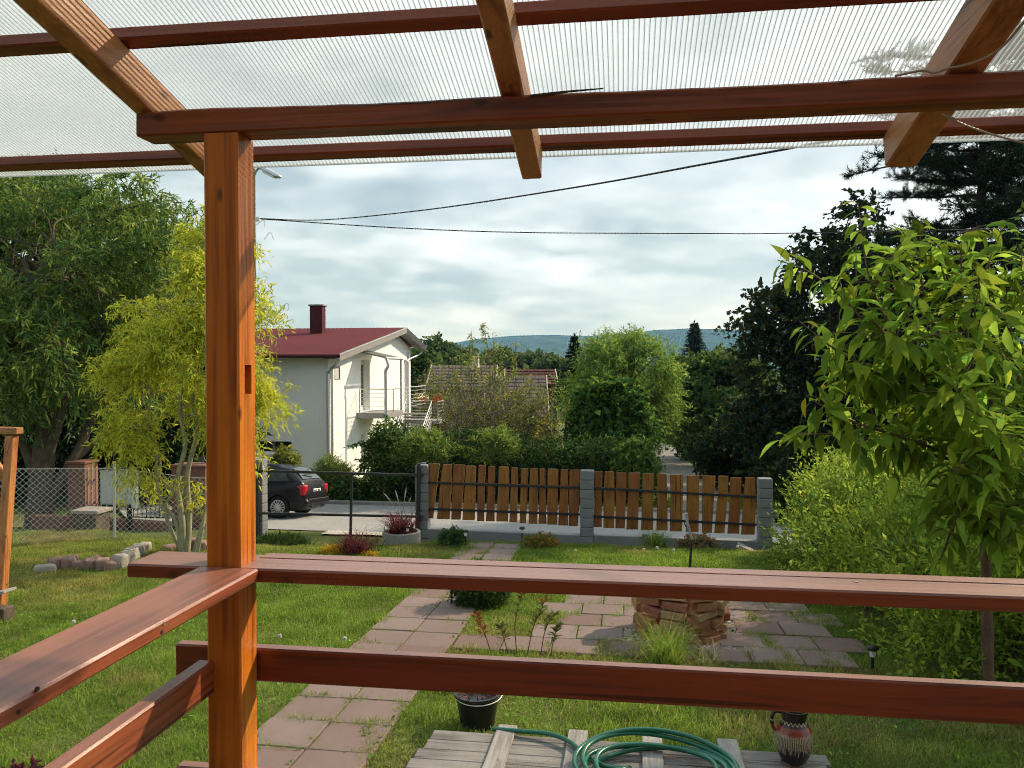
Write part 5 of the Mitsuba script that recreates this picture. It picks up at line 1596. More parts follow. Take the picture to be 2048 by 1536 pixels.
# bare thorny shrubs with sparse leaves in front of the far roofs
def thorn(label, u, vb, d, w, h, seed, nb, leafcol, leafn, spikes=()):
    k = thing('thorn_bush', label, 'bush')
    r = np.random.default_rng(seed)
    base = P3(*at(u, vb, d)[:2], -0.1)
    k_ = d / FPX
    ms, tipsP = [], []
    for i in range(nb):
        a_ = r.uniform(-1, 1)
        tip = at(u + w * a_ * 1.0, vb - h * (1 - 0.35 * a_ * a_) * r.uniform(0.55, 1.0), d + r.normal(0, w * k_ * 0.5))
        mid = base * 0.5 + tip * 0.5 + np.array([r.normal(0, 0.2), r.normal(0, 0.2), 0.1])
        pl = curve([base + r.normal(0, 0.1, 3) * [1, 1, 0], mid, tip], 12)
        ms.append(tube(pl, np.linspace(0.022, 0.005, 12), 4))
        for s_ in range(9):
            c_ = pl[int(r.integers(4, 12))]
            e_ = c_ + r.normal(0, 1, 3) * 0.3 + np.array([0, 0, 0.25])
            ms.append(tube([c_, (c_ + e_) / 2 + r.normal(0, 0.04, 3), e_], [0.010, 0.007, 0.004], 3))
            tipsP += [e_, (c_ + e_) / 2, c_]
    for (us, vs) in spikes:
        e_ = at(us, vs, d)
        c_ = at(us + r.normal(0, 6), vs + 95, d)
        ms.append(tube(curve([base, c_, e_], 12), np.linspace(0.03, 0.006, 12), 4))
        tipsP += [c_ + (e_ - c_) * t for t in np.linspace(0.3, 1, 26)]
    part(k, 'branches', cat(*ms), 'twig_grey', smooth=True)
    tp_ = np.array(tipsP)
    sel = tp_[r.integers(0, len(tp_), leafn)]
    (v, F), tw = twig_leaves(r, sel, r.normal(size=(leafn, 3)), 5, 0.22, 0.10, 0.055, spread=1.0)
    m_, c_ = pack(v, F, leaf_colors(r, len(v), leafcol, 0.3, 0.2, tw))
    part(k, 'leaves', m_, 'leaf', color=c_, kind='stuff')


thorn('reddish bare thorny bush with few leaves in front of the tiled roofs', 945, 900, 29, 85, 165, 24, 46, (0.125, 0.135, 0.042), 500)
thorn('tall spiky branched bush rising above the ridge line', 975, 890, 31, 95, 190, 25, 44, (0.13, 0.16, 0.042), 1500, [(965, 645), (944, 660), (985, 665), (1032, 690), (1000, 690), (925, 690)])
thorn('olive-brown sparse bush right beside the house stairs', 872, 850, 44, 50, 118, 26, 34, (0.12, 0.14, 0.042), 1200)
thorn('yellowish twiggy bush in front of the cream house wall', 1055, 900, 29, 65, 130, 27, 38, (0.14, 0.155, 0.042), 1100)

# houses behind the bushes


def small_house(label, u0, u1, v_eave, v_ridge, d, depth, wall, roofm, chimney=None, rows=0, rot=0.0):
    k = thing('village_house', label, 'house')
    a, b = at(u0, v_eave, d), at(u1, v_eave, d)
    zr = at((u0 + u1) / 2, v_ridge, d)[2]
    z0 = float(gz(a[0], a[1])) - 0.5
    L = np.linalg.norm((b - a)[:2])
    ax = unit(np.array([b[0] - a[0], b[1] - a[1], 0]))
    ax = np.array([ax[0] * math.cos(rot) - ax[1] * math.sin(rot), ax[0] * math.sin(rot) + ax[1] * math.cos(rot), 0])
    ay = np.array([-ax[1], ax[0], 0])
    e = a[2]
    gab_ = [(0, z0), (depth, z0), (depth, e), (depth / 2, zr), (0, e)]
    part(k, 'wall', extrude(gab_, a * [1, 1, 0] + ax * 0.25, ay, (0, 0, 1), L - 0.5), wall)
    sl = (zr - e) / (depth / 2)
    th = math.atan(sl)
    for sg_ in (0, 1):
        rl = (depth / 2 + 0.35) / math.cos(th)
        c_ = a * [1, 1, 0] + ax * L / 2 + ay * (depth / 4 - 0.175 if sg_ == 0 else depth * 0.75 + 0.175) + ZUP * ((e + zr) / 2 - 0.175 * sl + 0.06)
        dirr = unit(ay * math.cos(th) + ZUP * math.sin(th) * (1 if sg_ == 0 else -1))
        nr_ = np.cross(ax, dirr)
        rk_ = part(k, 'roof', obox(c_, ax, dirr, nr_, L + 0.4, rl, 0.08, 0.01), roofm)
        if rows and sg_ == 0:
            tiles = []
            nx_ = int(L / 0.33)
            for i in range(rows):
                s_ = -rl / 2 + rl * (i + 0.5) / rows
                for jx in range(nx_):
                    tiles.append(obox(c_ + ax * (-(L + 0.3) / 2 + (L + 0.3) * (jx + 0.5) / nx_) + dirr * s_ + nr_ * 0.055, ax, unit(dirr - nr_ * 0.10), unit(nr_ + dirr * 0.10), (L + 0.3) / nx_ * 0.93, rl / rows * 1.05, 0.035, 0.012))
            part(rk_, 'tiles', cat(*tiles), roofm, kind='stuff')
    for sg_ in (0, 1):
        c_ = a * [1, 1, 0] + ax * (L + 0.21 if sg_ else -0.21)
        for q_ in (0, 1):
            p_ = c_ + ay * (-0.35 if q_ == 0 else depth + 0.35) + ZUP * (e - 0.35 * sl)
            part(k, 'verge', bar(p_, c_ + ay * depth / 2 + ZUP * (zr + 0.05), 0.05, 0.22, 0.004), 'wall_cream')
    if chimney:
        pc = at(chimney[0], chimney[1], d + depth * 0.4)
        part(k, 'chimney', bx(pc[0] - 0.2, pc[0] + 0.2, pc[1] - 0.2, pc[1] + 0.2, pc[2] - 2.0, pc[2], 0.01), 'wall_cream')
    return k


small_house('low house with a pale brown roof and pale chimney behind the twiggy bushes', 858, 985, 780, 734, 46, 7.0, 'wall_cream', 'tile_brown', (951, 712), 8)
small_house('cream house with a brown tiled roof and pale verge behind the yellowish bush', 975, 1090, 830, 757, 40, 6.5, 'wall_cream', 'tile_brown', None, 11, 0.0)
small_house('house with a red roof showing above the tiled roof', 1015, 1110, 770, 742, 54, 7.0, 'tile_red', 'tile_red', None, 6)

# hedge and shrubs across the street
k = thing('clipped_hedge', 'dense dark evergreen hedge across the street behind the board fence', 'hedge')
bl = []
r = np.random.default_rng(30)
for u in range(765, 1290, 26):
    top = 878 + (8 if u > 1000 else -6) + r.uniform(-8, 8) + (22 if u > 1290 else 0)
    for v in np.arange(top + 16, 1000, 32):
        bl.append(B(u, v, 24.6 - 0.0015 * (u - 1000), 34, 30, 60))
fm, P = foliage(31, bl, 8500, 7, 0.22, 0.085, 0.05, (0.028, 0.054, 0.016), gap=0.30, freq=1.2, hollow=0.6, var=0.35, hue=0.2)
part(k, 'foliage', fm[0], 'leaf_glossy', color=fm[1], kind='stuff')
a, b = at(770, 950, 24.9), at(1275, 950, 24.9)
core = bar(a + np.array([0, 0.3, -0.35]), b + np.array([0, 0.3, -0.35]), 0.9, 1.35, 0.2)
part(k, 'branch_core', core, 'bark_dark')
for lab, cu, cv, ru, rv, dd, n, L_, W_, col, sd in (
        ('feathery light green shrub growing through the left half of the hedge', 985, 890, 46, 32, 24.0, 900, 0.15, 0.022, (0.15, 0.20, 0.045), 61),
        ('feathery light green shrub at the left end of the hedge by the stairs', 850, 898, 58, 30, 24.0, 1000, 0.15, 0.022, (0.14, 0.19, 0.045), 62),
        ('glossy sunlit laurel at the right end of the hedge beside the lane', 1268, 925, 42, 46, 23.6, 1500, 0.11, 0.055, (0.085, 0.14, 0.03), 63),
        ('glossy bush with pale leaves beside the house stairs', 775, 905, 42, 66, 24.2, 900, 0.11, 0.06, (0.075, 0.12, 0.03), 64),
        ('airy tall grassy shrub at the foot of the white house corner', 664, 965, 42, 44, 25.0, 1200, 0.20, 0.014, (0.14, 0.18, 0.05), 65),
        ('low dark shrub under the house wall right of the car', 700, 985, 46, 26, 24.5, 700, 0.10, 0.06, (0.05, 0.085, 0.025), 66),
        ('small yellow-green bush by the slim pale post', 570, 920, 24, 26, 25.5, 350, 0.10, 0.05, (0.15, 0.17, 0.04), 67)):
    k = thing('street_shrub', lab, 'shrub')
    bl = [B(cu + dx * ru, cv + dy * rv, dd, ru * 0.6, rv * 0.6) for dx, dy in ((-0.5, 0.3), (0.5, 0.3), (0, -0.4), (0, 0.4), (-0.3, -0.1), (0.3, -0.1))]
    fm, P = foliage(sd, bl, n, 8, 0.26, L_, W_, col, gap=0.33, freq=1.0, hollow=0.3, var=0.3, droop=0.1 if W_ < 0.025 else 0.5, hang=-0.6 if W_ < 0.025 else 0.3)
    part(k, 'foliage', fm[0], 'leaf_glossy' if sd in (63, 64) else 'leaf', color=fm[1], kind='stuff')
    bs = P3(*at(cu, cv + rv, dd)[:2], -0.05)
    tips = P[np.random.default_rng(sd).choice(len(P), 14)]
    part(k, 'stems', branches(sd, [bs] * 14, tips, 0.015, 0.004), 'bark', smooth=True)
k = thing('street_shrub', 'sapling with glossy leaves leaning over the white gable wall', 'shrub')
r = np.random.default_rng(68)
pts = [P3(*at(768, 990, 24.0)[:2]), at(762, 920, 24.0), at(740, 890, 24.0), at(706, 888, 24.0)]
part(k, 'stem', tube(curve(pts, 16), np.linspace(0.02, 0.006, 16), 5), 'bark', smooth=True)
pp = curve(pts, 60)[22:]
(v, F), tw = twig_leaves(r, pp, r.normal(size=(len(pp), 3)), 4, 0.2, 0.13, 0.075)
m_, c_ = pack(v, F, leaf_colors(r, len(v), (0.05, 0.085, 0.025), 0.3))
part(k, 'leaves', m_, 'leaf_glossy', color=c_, kind='stuff')

k = tree('walnut_tree', 'tall walnut tree beyond the right edge of the garden, shading its corner')
bl = [(np.array([7.1, 12.4, 3.7]), 1.5, 1.5, 1.0), (np.array([7.9, 13.3, 4.6]), 1.6, 1.6, 1.2), (np.array([8.2, 11.3, 4.2]), 1.6, 1.6, 1.2), (np.array([7.6, 9.9, 4.3]), 1.4, 1.4, 1.0), (np.array([8.8, 9.0, 4.8]), 1.6, 1.6, 1.2), (np.array([8.5, 12.0, 5.9]), 1.5, 1.5, 1.0)]
fm, P = foliage(54, bl, 2600, 8, 0.4, 0.15, 0.07, (0.06, 0.10, 0.025), gap=0.42, freq=0.9, hollow=0.3)
part(k, 'crown', fm[0], 'leaf', color=fm[1], kind='stuff')
part(k, 'trunk', limb(83, [P3(8.6, 11.4, -0.2), np.array([8.5, 11.3, 1.5]), np.array([8.3, 11.4, 3.5]), np.array([8.3, 11.6, 5.2])], 0.2, 0.06), 'bark', smooth=True)

# bright informal hedge along the right side of the garden
k = thing('bright_hedge', 'sunlit yellow-green hedge along the right side of the garden', 'hedge')
r = np.random.default_rng(70)
bl = []
for y_ in np.arange(7.6, 14.9, 0.55):
    for x_ in (3.25 + 0.35 * float(sstep(12.5, 13.8, y_)), 3.95, 4.7):
        t = (y_ - 7.6) / 7.3
        h = 1.35 + 0.25 * math.sin(y_ * 2.3 + x_) + 0.15 * r.normal()
        for z_ in np.arange(0.3, h, 0.42):
            xx = x_ - 0.3 * (1 - z_ / h) * 0 + 0.18 * r.normal() - (0.3 if x_ < 3.5 and z_ < 0.8 else 0)
            bl.append((P3(xx, y_, z_), 0.42, 0.42, 0.34))
fm, P = foliage(71, bl, 9000, 9, 0.36, 0.070, 0.032, (0.17, 0.23, 0.035), gap=0.40, freq=1.6, hollow=0.35, var=0.3, hue=0.12, droop=-0.3, hang=-0.4, spread=0.7)
tall = P[(P[:, 2] > gz(P[:, 0], P[:, 1]) + 1.0)]
tall = tall[r.choice(len(tall), 420)]
(v, F), tw = twig_leaves(r, tall, np.array([0, 0, 1.0]) + r.normal(0, 0.22, (len(tall), 3)), 12, 0.42, 0.065, 0.03, droop=-0.1, hang=-0.5, spread=0.6)
f2 = pack(v, F, leaf_colors(r, len(v), (0.19, 0.25, 0.04), 0.25, 0.12, tw))
jm, jc = join_leaves(fm, f2)
part(k, 'foliage', jm, 'leaf', color=jc, kind='stuff')
part(k, 'stems', cat(*[tube([P3(x_, y_, -0.05), P3(x_ + r.normal(0, 0.15), y_ + r.normal(0, 0.15), 0.6), P3(x_ + r.normal(0, 0.3), y_ + r.normal(0, 0.3), 1.2)], [0.018, 0.012, 0.006], 5) for x_, y_ in zip(r.uniform(2.9, 4.6, 130), r.uniform(7.6, 14.7, 130))]), 'bark', smooth=True)

# ------------------------------------------------------------------ young cherry tree near the right
k = tree('cherry_tree', 'young cherry tree with long drooping backlit leaves, near the right edge')
r = np.random.default_rng(80)
D0 = 6.5
base = P3(*at(1980, 1425, 6.75)[:2], -0.1)
TR = [base, at(1974, 1250, 6.65), at(1972, 1130, 6.6), at(1962, 1000, D0), at(1955, 930, D0)]
part(k, 'trunk', limb(81, TR, 0.047, 0.034, 10, rough=0.1), 'bark_cherry', smooth=True)
BR = [([(1958, 950, 6.5), (1905, 850, 6.4), (1850, 760, 6.3), (1772, 640, 6.3), (1735, 540, 6.3), (1716, 405, 6.3)], 0.022),
      ([(1958, 940, 6.5), (1915, 760, 6.6), (1862, 640, 6.6), (1840, 540, 6.6), (1843, 436, 6.6)], 0.024),
      ([(1958, 940, 6.5), (1945, 760, 6.4), (1925, 600, 6.4), (1922, 480, 6.4)], 0.024),
      ([(1958, 930, 6.5), (1992, 760, 6.6), (2030, 620, 6.6), (2045, 505, 6.6)], 0.022),
      ([(1940, 880, 6.5), (1850, 790, 6.4), (1750, 745, 6.2), (1665, 695, 6.1), (1598, 642, 6.0)], 0.020),
      ([(1930, 920, 6.5), (1820, 880, 6.3), (1710, 845, 6.1), (1650, 815, 6.0), (1612, 792, 6.0)], 0.016),
      ([(1930, 925, 6.5), (1840, 905, 6.4), (1740, 880, 6.2), (1660, 868, 6.1), (1598, 872, 6.1)], 0.016),
      ([(1850, 760, 6.3), (1760, 680, 6.3), (1690, 600, 6.3), (1620, 545, 6.3), (1555, 520, 6.3)], 0.014),
      ([(1862, 640, 6.6), (1800, 590, 6.5), (1735, 565, 6.4), (1690, 570, 6.4)], 0.011),
      ([(1925, 640, 6.4), (1890, 560, 6.4), (1880, 500, 6.4), (1886, 480, 6.4)], 0.010),
      ([(1992, 760, 6.6), (1985, 640, 6.7), (1975, 560, 6.7), (1985, 500, 6.7)], 0.012),
      ([(1840, 790, 6.4), (1755, 770, 6.4), (1690, 760, 6.4), (1650, 770, 6.4)], 0.010),
      ([(1958, 1000, 6.5), (1930, 1010, 6.2), (1905, 1060, 6.1), (1880, 1120, 6.1)], 0.010),
      ([(1955, 930, 6.5), (1940, 860, 6.0), (1920, 800, 5.6), (1905, 770, 5.4)], 0.014),
      ([(1958, 960, 6.5), (2010, 900, 6.2), (2060, 860, 6.0), (2120, 850, 5.9)], 0.014),
      ([(1958, 980, 6.5), (2000, 1000, 6.4), (2035, 1040, 6.3), (2050, 1120, 6.3)], 0.010),
      ([(1958, 1010, 6.5), (1990, 1050, 6.1), (2015, 1100, 5.9)], 0.010), ([(1958, 970, 6.5), (1985, 900, 5.9), (2010, 850, 5.5)], 0.012), ([(1958, 990, 6.5), (2030, 950, 6.5), (2090, 980, 6.4)], 0.012), ([(1958, 1000, 6.5), (1920, 960, 6.0), (1890, 930, 5.7)], 0.010),
      ([(1958, 930, 6.5), (2020, 780, 6.9), (2110, 660, 7.0), (2180, 600, 7.0)], 0.02),
      ([(1900, 840, 6.4), (1830, 830, 6.7), (1770, 810, 6.9), (1720, 780, 7.0)], 0.010),
      ([(1945, 760, 6.4), (1870, 700, 6.1), (1800, 690, 5.9), (1760, 660, 5.8)], 0.011),
      ([(1992, 760, 6.6), (1960, 700, 6.2), (1950, 620, 6.0), (1965, 560, 5.95)], 0.011)]
LP, LD, LS_, LTIP = [], [], [], []
bm_ = []
for q_, (pp, rad) in enumerate(BR):
    P_ = [at(*p) for p in pp]
    c_ = curve(P_, 40)
    bm_.append(tube(c_, np.linspace(rad, 0.0035, 40), 7))
    Lc = np.concatenate([[0], np.cumsum(np.linalg.norm(np.diff(c_, axis=0), axis=1))])
    s_ = 0.18 * Lc[-1]
    sidek = 0
    while s_ < Lc[-1]:
        p_ = np.array([np.interp(s_, Lc, c_[:, a]) for a in range(3)])
        i_ = min(38, int(np.searchsorted(Lc, s_)))
        t_ = unit(c_[i_ + 1] - c_[i_])
        ang = sidek * 2.4 + r.normal(0, 0.35)
        s1 = unit(np.cross(t_, ZUP + 0.01 * r.normal(size=3)))
        s2 = np.cross(s1, t_)
        d_ = unit(math.cos(ang) * s1 + math.sin(ang) * s2)
        for _ in range(1 if s_ > 0.5 * Lc[-1] else 2):
            LP.append(p_)
            LD.append(unit(d_ + 0.45 * t_ + np.array([0, 0, -0.15]) + r.normal(0, 0.2, 3)))
            LS_.append(r.uniform(0.145, 0.22) * (0.75 if s_ > 0.94 * Lc[-1] else 1.0))
            LTIP.append(s_ / Lc[-1])
        sidek += 1
        s_ += r.uniform(0.022, 0.038)
    # short spurs fill the inside of the crown
    for _ in range(9 if q_ not in (0, 2, 4, 5, 6, 7, 8, 9) else 4):
        a0 = c_[int(r.integers(8, 36))]
        dv = unit(r.normal(size=3) + np.array([0, 0, 0.55]))
        b0 = a0 + dv * r.uniform(0.2, 0.5)
        sp_ = curve([a0, (a0 + b0) / 2 + ZUP * 0.03, b0], 10)
        bm_.append(tube(sp_, np.linspace(0.006, 0.003, 10), 5))
        for t in np.linspace(0.3, 1, 6):
            LP.append(a0 + (b0 - a0) * t)
            LD.append(unit(r.normal(size=3) + dv * 0.6 + np.array([0, 0, -0.1])))
            LS_.append(r.uniform(0.14, 0.21))
            LTIP.append(0.5)
part(k, 'branches', cat(*bm_), 'bark_cherry', smooth=True)
LP, LD, LS_, LTIP = np.array(LP), np.array(LD), np.array(LS_), np.array(LTIP)
n = len(LP)
NN = np.array([0, 0, 1.0]) + r.normal(0, 0.35, (n, 3))
lv, lf = leaves(LP + LD * 0.015, LD, NN, LS_, LS_ * 0.37, 'big', 0.62)
lc_ = leaf_colors(r, n, (0.145, 0.215, 0.026), 0.36, 0.14)
lc_[(LTIP > 0.965) & (r.random(n) < 0.3)] *= np.array([1.7, 0.95, 0.9])
kv = lv.shape[1]
f1 = lf[:len(lf) // n]
dist = np.linalg.norm(LP - CAM, axis=1)
rel = LP - CAM
pu = 1024 + FPX * (rel @ RIGHT) / (rel @ FWD)
score = LS_ / dist + 0.004 * (pu < 1800) - 0.1 * (pu > 2060)
order = np.argsort(-score)
for q_ in order[:280]:
    part(k, 'leaf', (lv[q_], f1), 'leaf_glossy', smooth=True, color=np.repeat(lc_[q_][None], kv, 0))
rest = order[280:]
part(k, 'foliage', (lv[rest].reshape(-1, 3), (f1[None] + kv * np.arange(len(rest))[:, None, None]).reshape(-1, 3)), 'leaf_glossy', smooth=True, color=np.repeat(lc_[rest], kv, 0), kind='stuff')


# ------------------------------------------------------------------ garden plants
def grass_tuft(name, label, cat_, p, n, L, W, col, spread, seed, bend=0.5, var=0.25, plumes=0, plume_col=(0.5, 0.42, 0.32), base_r=0.06, group=None):
    k = thing(name, label, cat_, group)
    r = np.random.default_rng(seed)
    P = np.asarray(p) + np.column_stack([r.normal(0, base_r, n), r.normal(0, base_r, n), np.zeros(n)])
    D = np.column_stack([r.normal(0, spread, n), r.normal(0, spread, n), np.ones(n)])
    out = unit(D * [1, 1, 0] + 1e-6)
    ll = L * r.uniform(0.5, 1.1, n)
    nn = -out + ZUP * 0.2
    segs = []
    rows = np.linspace(0, 1, 6)
    D = unit(D)
    S = unit(np.cross(D, out + 0.01 * r.normal(size=(n, 3))))
    bb = bend * r.uniform(0.4, 1.4, n)
    vs = []
    for t in rows:
        c = P + D * (ll * t)[:, None] + out * (bb * ll * t * t * 0.6)[:, None] - ZUP * (bb * ll * t ** 3 * 0.55)[:, None]
        w = W * (1 - t ** 2) * 0.5 + 0.0006
        vs += [c - S * w, c + S * w]
    v = np.stack(vs, 1)
    f = []
    for i in range(5):
        a = 2 * i
        f += [[a, a + 1, a + 3], [a, a + 3, a + 2]]
    F = (np.array(f)[None] + (np.arange(n) * 12)[:, None, None]).reshape(-1, 3)
    m_, c_ = pack(v, F, leaf_colors(r, n, col, var, 0.2))
    part(k, 'blades', m_, 'grass_blade', color=c_, kind='stuff')
    for i in range(plumes):
        a_ = r.uniform(0, 6.28)
        o_ = np.array([math.cos(a_), math.sin(a_), 0])
        e_ = np.asarray(p) + o_ * L * r.uniform(0.2, 0.6) + ZUP * L * r.uniform(1.0, 1.35)
        st_ = curve([np.asarray(p), np.asarray(p) + o_ * L * 0.15 + ZUP * L * 0.7, e_], 12)
        rad = np.concatenate([np.full(8, 0.003), [0.006, 0.012, 0.011, 0.003]])
        part(k, 'plume', tube(st_, rad, 6), 'stone_pale', smooth=True)
    return k


pl_c = at(803, 1078, 14.3)
pl_g = P3(pl_c[0], pl_c[1])
k = thing('planter', 'round concrete planter ring holding red grass by the gate pillar', 'planter')
RP = 0.34
ztop = at(803, 1062, 14.3)[2]
part(k, 'ring', lathe([(RP - 0.05, pl_g[2] - 0.1), (RP, pl_g[2] - 0.1), (RP, ztop - 0.01), (RP - 0.01, ztop), (RP - 0.05, ztop), (RP - 0.055, ztop - 0.06)], 36, (pl_c[0], pl_c[1], 0)), 'concrete', smooth=40)
part(k, 'soil', lathe([(RP - 0.05, ztop - 0.05), (0.1, ztop - 0.03), (0.0, ztop - 0.03)], 24, (pl_c[0], pl_c[1], 0)), 'bark_dark')
grass_tuft('red_grass', 'dark red fountain grass in the round planter', 'grass', (pl_c[0], pl_c[1], ztop - 0.04), 380, 0.60, 0.009, (0.075, 0.022, 0.026), 0.36, 101, 0.75, 0.35, 4, base_r=0.1, group=None)
p = ground(712, 1108)
grass_tuft('red_grass', 'dark red fountain grass growing in the bed left of the planter', 'grass', p, 420, 0.56, 0.009, (0.07, 0.020, 0.024), 0.42, 102, 0.7, 0.35, 0, base_r=0.12)
p = ground(1330, 1330)
grass_tuft('green_grass_tuft', 'bright green grass tuft in front of the brick stack', 'grass', p, 320, 0.58, 0.007, (0.17, 0.23, 0.04), 0.32, 103, 0.7, 0.25, 0, base_r=0.07)
p = fence_foot(1312)
grass_tuft('green_grass_tuft', 'green grass tuft at the foot of the right board fence panel', 'grass', p, 300, 0.50, 0.010, (0.12, 0.18, 0.04), 0.36, 104, 0.6, 0.3, 0, base_r=0.08)
p = ground(1420, 1330)
grass_tuft('dry_grass', 'few dry arching grass stems right of the brick stack', 'grass', p, 26, 0.34, 0.006, (0.42, 0.36, 0.2), 0.5, 105, 0.9, 0.2, 0, base_r=0.05)


def small_bush(name, label, p, rx, rz, n, L, W, col, seed, cat_='bush', mat_='leaf', **kw):
    k = thing(name, label, cat_)
    p = np.asarray(p)
    bl = [(p + np.array([0, 0, rz]), rx, rx, rz), (p + np.array([rx * 0.4, 0, rz * 0.7]), rx * 0.7, rx * 0.7, rz * 0.7), (p + np.array([-rx * 0.4, 0, rz * 0.7]), rx * 0.7, rx * 0.7, rz * 0.7)]
    args = dict(gap=0.25, freq=3.0, hollow=0.45, var=0.3)
    args.update(kw)
    fm, P = foliage(seed, bl, n, 7, 0.10, L, W, col, **args)
    part(k, 'foliage', fm[0], mat_, color=fm[1], kind='stuff')
    tips = P[np.random.default_rng(seed).choice(len(P), 16)]
    part(k, 'stems', branches(seed, [p - ZUP * 0.03] * 16, tips, 0.008, 0.003), 'bark', smooth=True)
    return k


small_bush('sedum_clump', 'golden yellow low plant left of the red grass', ground(668, 1108), 0.19, 0.06, 320, 0.035, 0.012, (0.40, 0.26, 0.02), 111, 'plant')
small_bush('sedum_clump', 'small golden yellow plant at the right foot of the red grass', ground(742, 1114), 0.09, 0.03, 90, 0.03, 0.012, (0.36, 0.22, 0.02), 112, 'plant')
small_bush('dark_bush', 'small dark green bush at the left end of the board fence', ground(905, 1093), 0.20, 0.16, 420, 0.05, 0.02, (0.05, 0.09, 0.03), 113)
small_bush('russet_bush', 'low russet and green bush right of the path end', ground(1082, 1096), 0.27, 0.13, 650, 0.035, 0.014, (0.16, 0.125, 0.03), 114, hue=0.35)
small_bush('pink_spirea', 'small bush with pinkish tips behind the leaning stake', fence_foot(1398), 0.30, 0.14, 420, 0.05, 0.02, (0.17, 0.12, 0.06), 115, hue=0.35)
tb = ground(960, 1212)
small_bush('box_ball', 'dark round clipped box ball in the small lawn bed', tb, 0.30, 0.27, 2600, 0.024, 0.014, (0.035, 0.065, 0.018), 116, mat_='leaf_glossy', gap=0.1, hollow=0.7, hang=0)
small_bush('dark_verge_bush', 'dark grassy mound beside the left gate pillar', ground(560, 1100), 0.5, 0.09, 900, 0.12, 0.01, (0.055, 0.09, 0.025), 117, hang=-0.8)
small_bush('purple_plant', 'dark purple leaves at the bottom left corner', ground(30, 1575), 0.13, 0.05, 120, 0.05, 0.035, (0.07, 0.02, 0.035), 118, 'plant')

# photinia shoots with reddish leaves
r = np.random.default_rng(120)
kq = thing('photinia_shrub', 'young photinia with reddish upright shoots beside the path', 'shrub')
for (u0, v0, pts_) in ((1035, 1318, [(1030, 1250), (1040, 1200), (1045, 1186)]), (1052, 1320, [(1065, 1260), (1080, 1225), (1092, 1195)]), (1080, 1318, [(1088, 1270), (1100, 1240), (1108, 1232)]), (1100, 1318, [(1105, 1290), (1112, 1262), (1116, 1250)]),
                       (1020, 1316, [(1010, 1285), (1004, 1262), (1000, 1250)]), (985, 1312, [(972, 1275), (960, 1250), (950, 1230)])):
    b_ = ground(u0, v0)
    dd = float((b_ - CAM) @ FWD)
    c_ = curve([b_ - ZUP * 0.02] + [at(u, v, dd) for u, v in pts_], 24)
    st_ = part(kq, 'stem', tube(c_, np.linspace(0.006, 0.003, 24), 6), 'twig_red', smooth=True)
    for q_ in range(9, 24):
        for _ in range(2):
            a_ = r.uniform(0, 6.28)
            d_ = np.array([math.cos(a_), math.sin(a_), 0.55 + 0.3 * r.random()])
            L_ = r.uniform(0.07, 0.10)
            v, f = leaves(c_[q_][None], d_[None], (ZUP - 0.5 * d_)[None], L_, L_ * 0.33, 'big', 0.25)
            red = (q_ > 19 and r.random() < 0.5) or u0 in (985,)
            col = np.array([0.28, 0.085, 0.04]) if red else np.array([0.13, 0.16, 0.05]) * r.uniform(0.7, 1.2)
            part(st_, 'leaf', (v[0], f), 'leaf_glossy', smooth=True, color=np.repeat(col[None], v.shape[1], 0))

# stones edging the willow bed
r = np.random.default_rng(131)
stl = [(92, 1143, 0.30, 0.12), (112, 1138, 0.24, 0.2), (140, 1137, 0.28, 0.22), (165, 1140, 0.26, 0.16), (185, 1139, 0.26, 0.22), (206, 1140, 0.22, 0.2), (222, 1141, 0.22, 0.18), (240, 1138, 0.26, 0.26), (255, 1128, 0.2, 0.24), (262, 1120, 0.28, 0.24), (276, 1112, 0.26, 0.22),
       (290, 1106, 0.28, 0.2), (340, 1104, 0.25, 0.15), (385, 1100, 0.3, 0.24), (402, 1102, 0.26, 0.2)]
nm_ = ['flat pale-topped stone at the far left end', 'dark upright stone second from the left', 'broad pink block third from the left', 'low pink stone fourth from the left', 'slanting pink stone in the middle of the row', 'reddish rough stone right of the slanting one', 'small reddish stone before the corner',
       'pale upright stone at the corner', 'narrow pale stone just past the corner', 'large pale stone on the curve', 'pale stone halfway up the curve', 'pale stone at the top of the curve', 'half-hidden stone left of the willow stems', 'pink stone right of the willow stems', 'last stone right of the willow stems']
for i_, (u, v, w_, h_) in enumerate(stl):
    p = ground(u, v)
    solo('edging_stone', blob_stone(p + ZUP * h_ * 0.3, w_, 0.2, h_ * 1.15, i_ + 3), 'stone_pale' if i_ in (0, 8, 9, 10, 11, 7) else 'stone_pink', nm_[i_] + ' of the stones edging the willow bed', 'stone', smooth=30, group='stones edging the willow bed')

# round brick stack
k = thing('brick_stack', 'round dry stack of old orange bricks on the paved square', 'fire ring')
r = np.random.default_rng(140)
BC = P3(0.60, 8.93)
for c_ in range(6):
    nb_ = 10
    off = r.uniform(0, 6.28)
    for i_ in range(nb_):
        a_ = off + i_ * 2 * math.pi / nb_ + r.normal(0, 0.05)
        R_ = 0.43 + r.normal(0, 0.024)
        rad = np.array([math.cos(a_), math.sin(a_), 0.0])
        tan_ = unit(np.array([-math.sin(a_), math.cos(a_), r.normal(0, 0.09)]) + rad * r.normal(0, 0.10))
        up__ = unit(ZUP + rad * r.normal(0, 0.06))
        rr_ = np.cross(tan_, up__)
        ln = 0.27 * r.uniform(0.80, 1.02)
        part(k, 'brick', obox(BC + rad * R_ + ZUP * (0.06 + c_ * 0.096 + r.normal(0, 0.006)), tan_, rr_, np.cross(rr_, tan_), ln, 0.13, 0.082 * r.uniform(0.9, 1.05), 0.006), ['brick_orange', 'brick_red', 'brick_buff', 'brick_buff'][int(r.integers(4))])

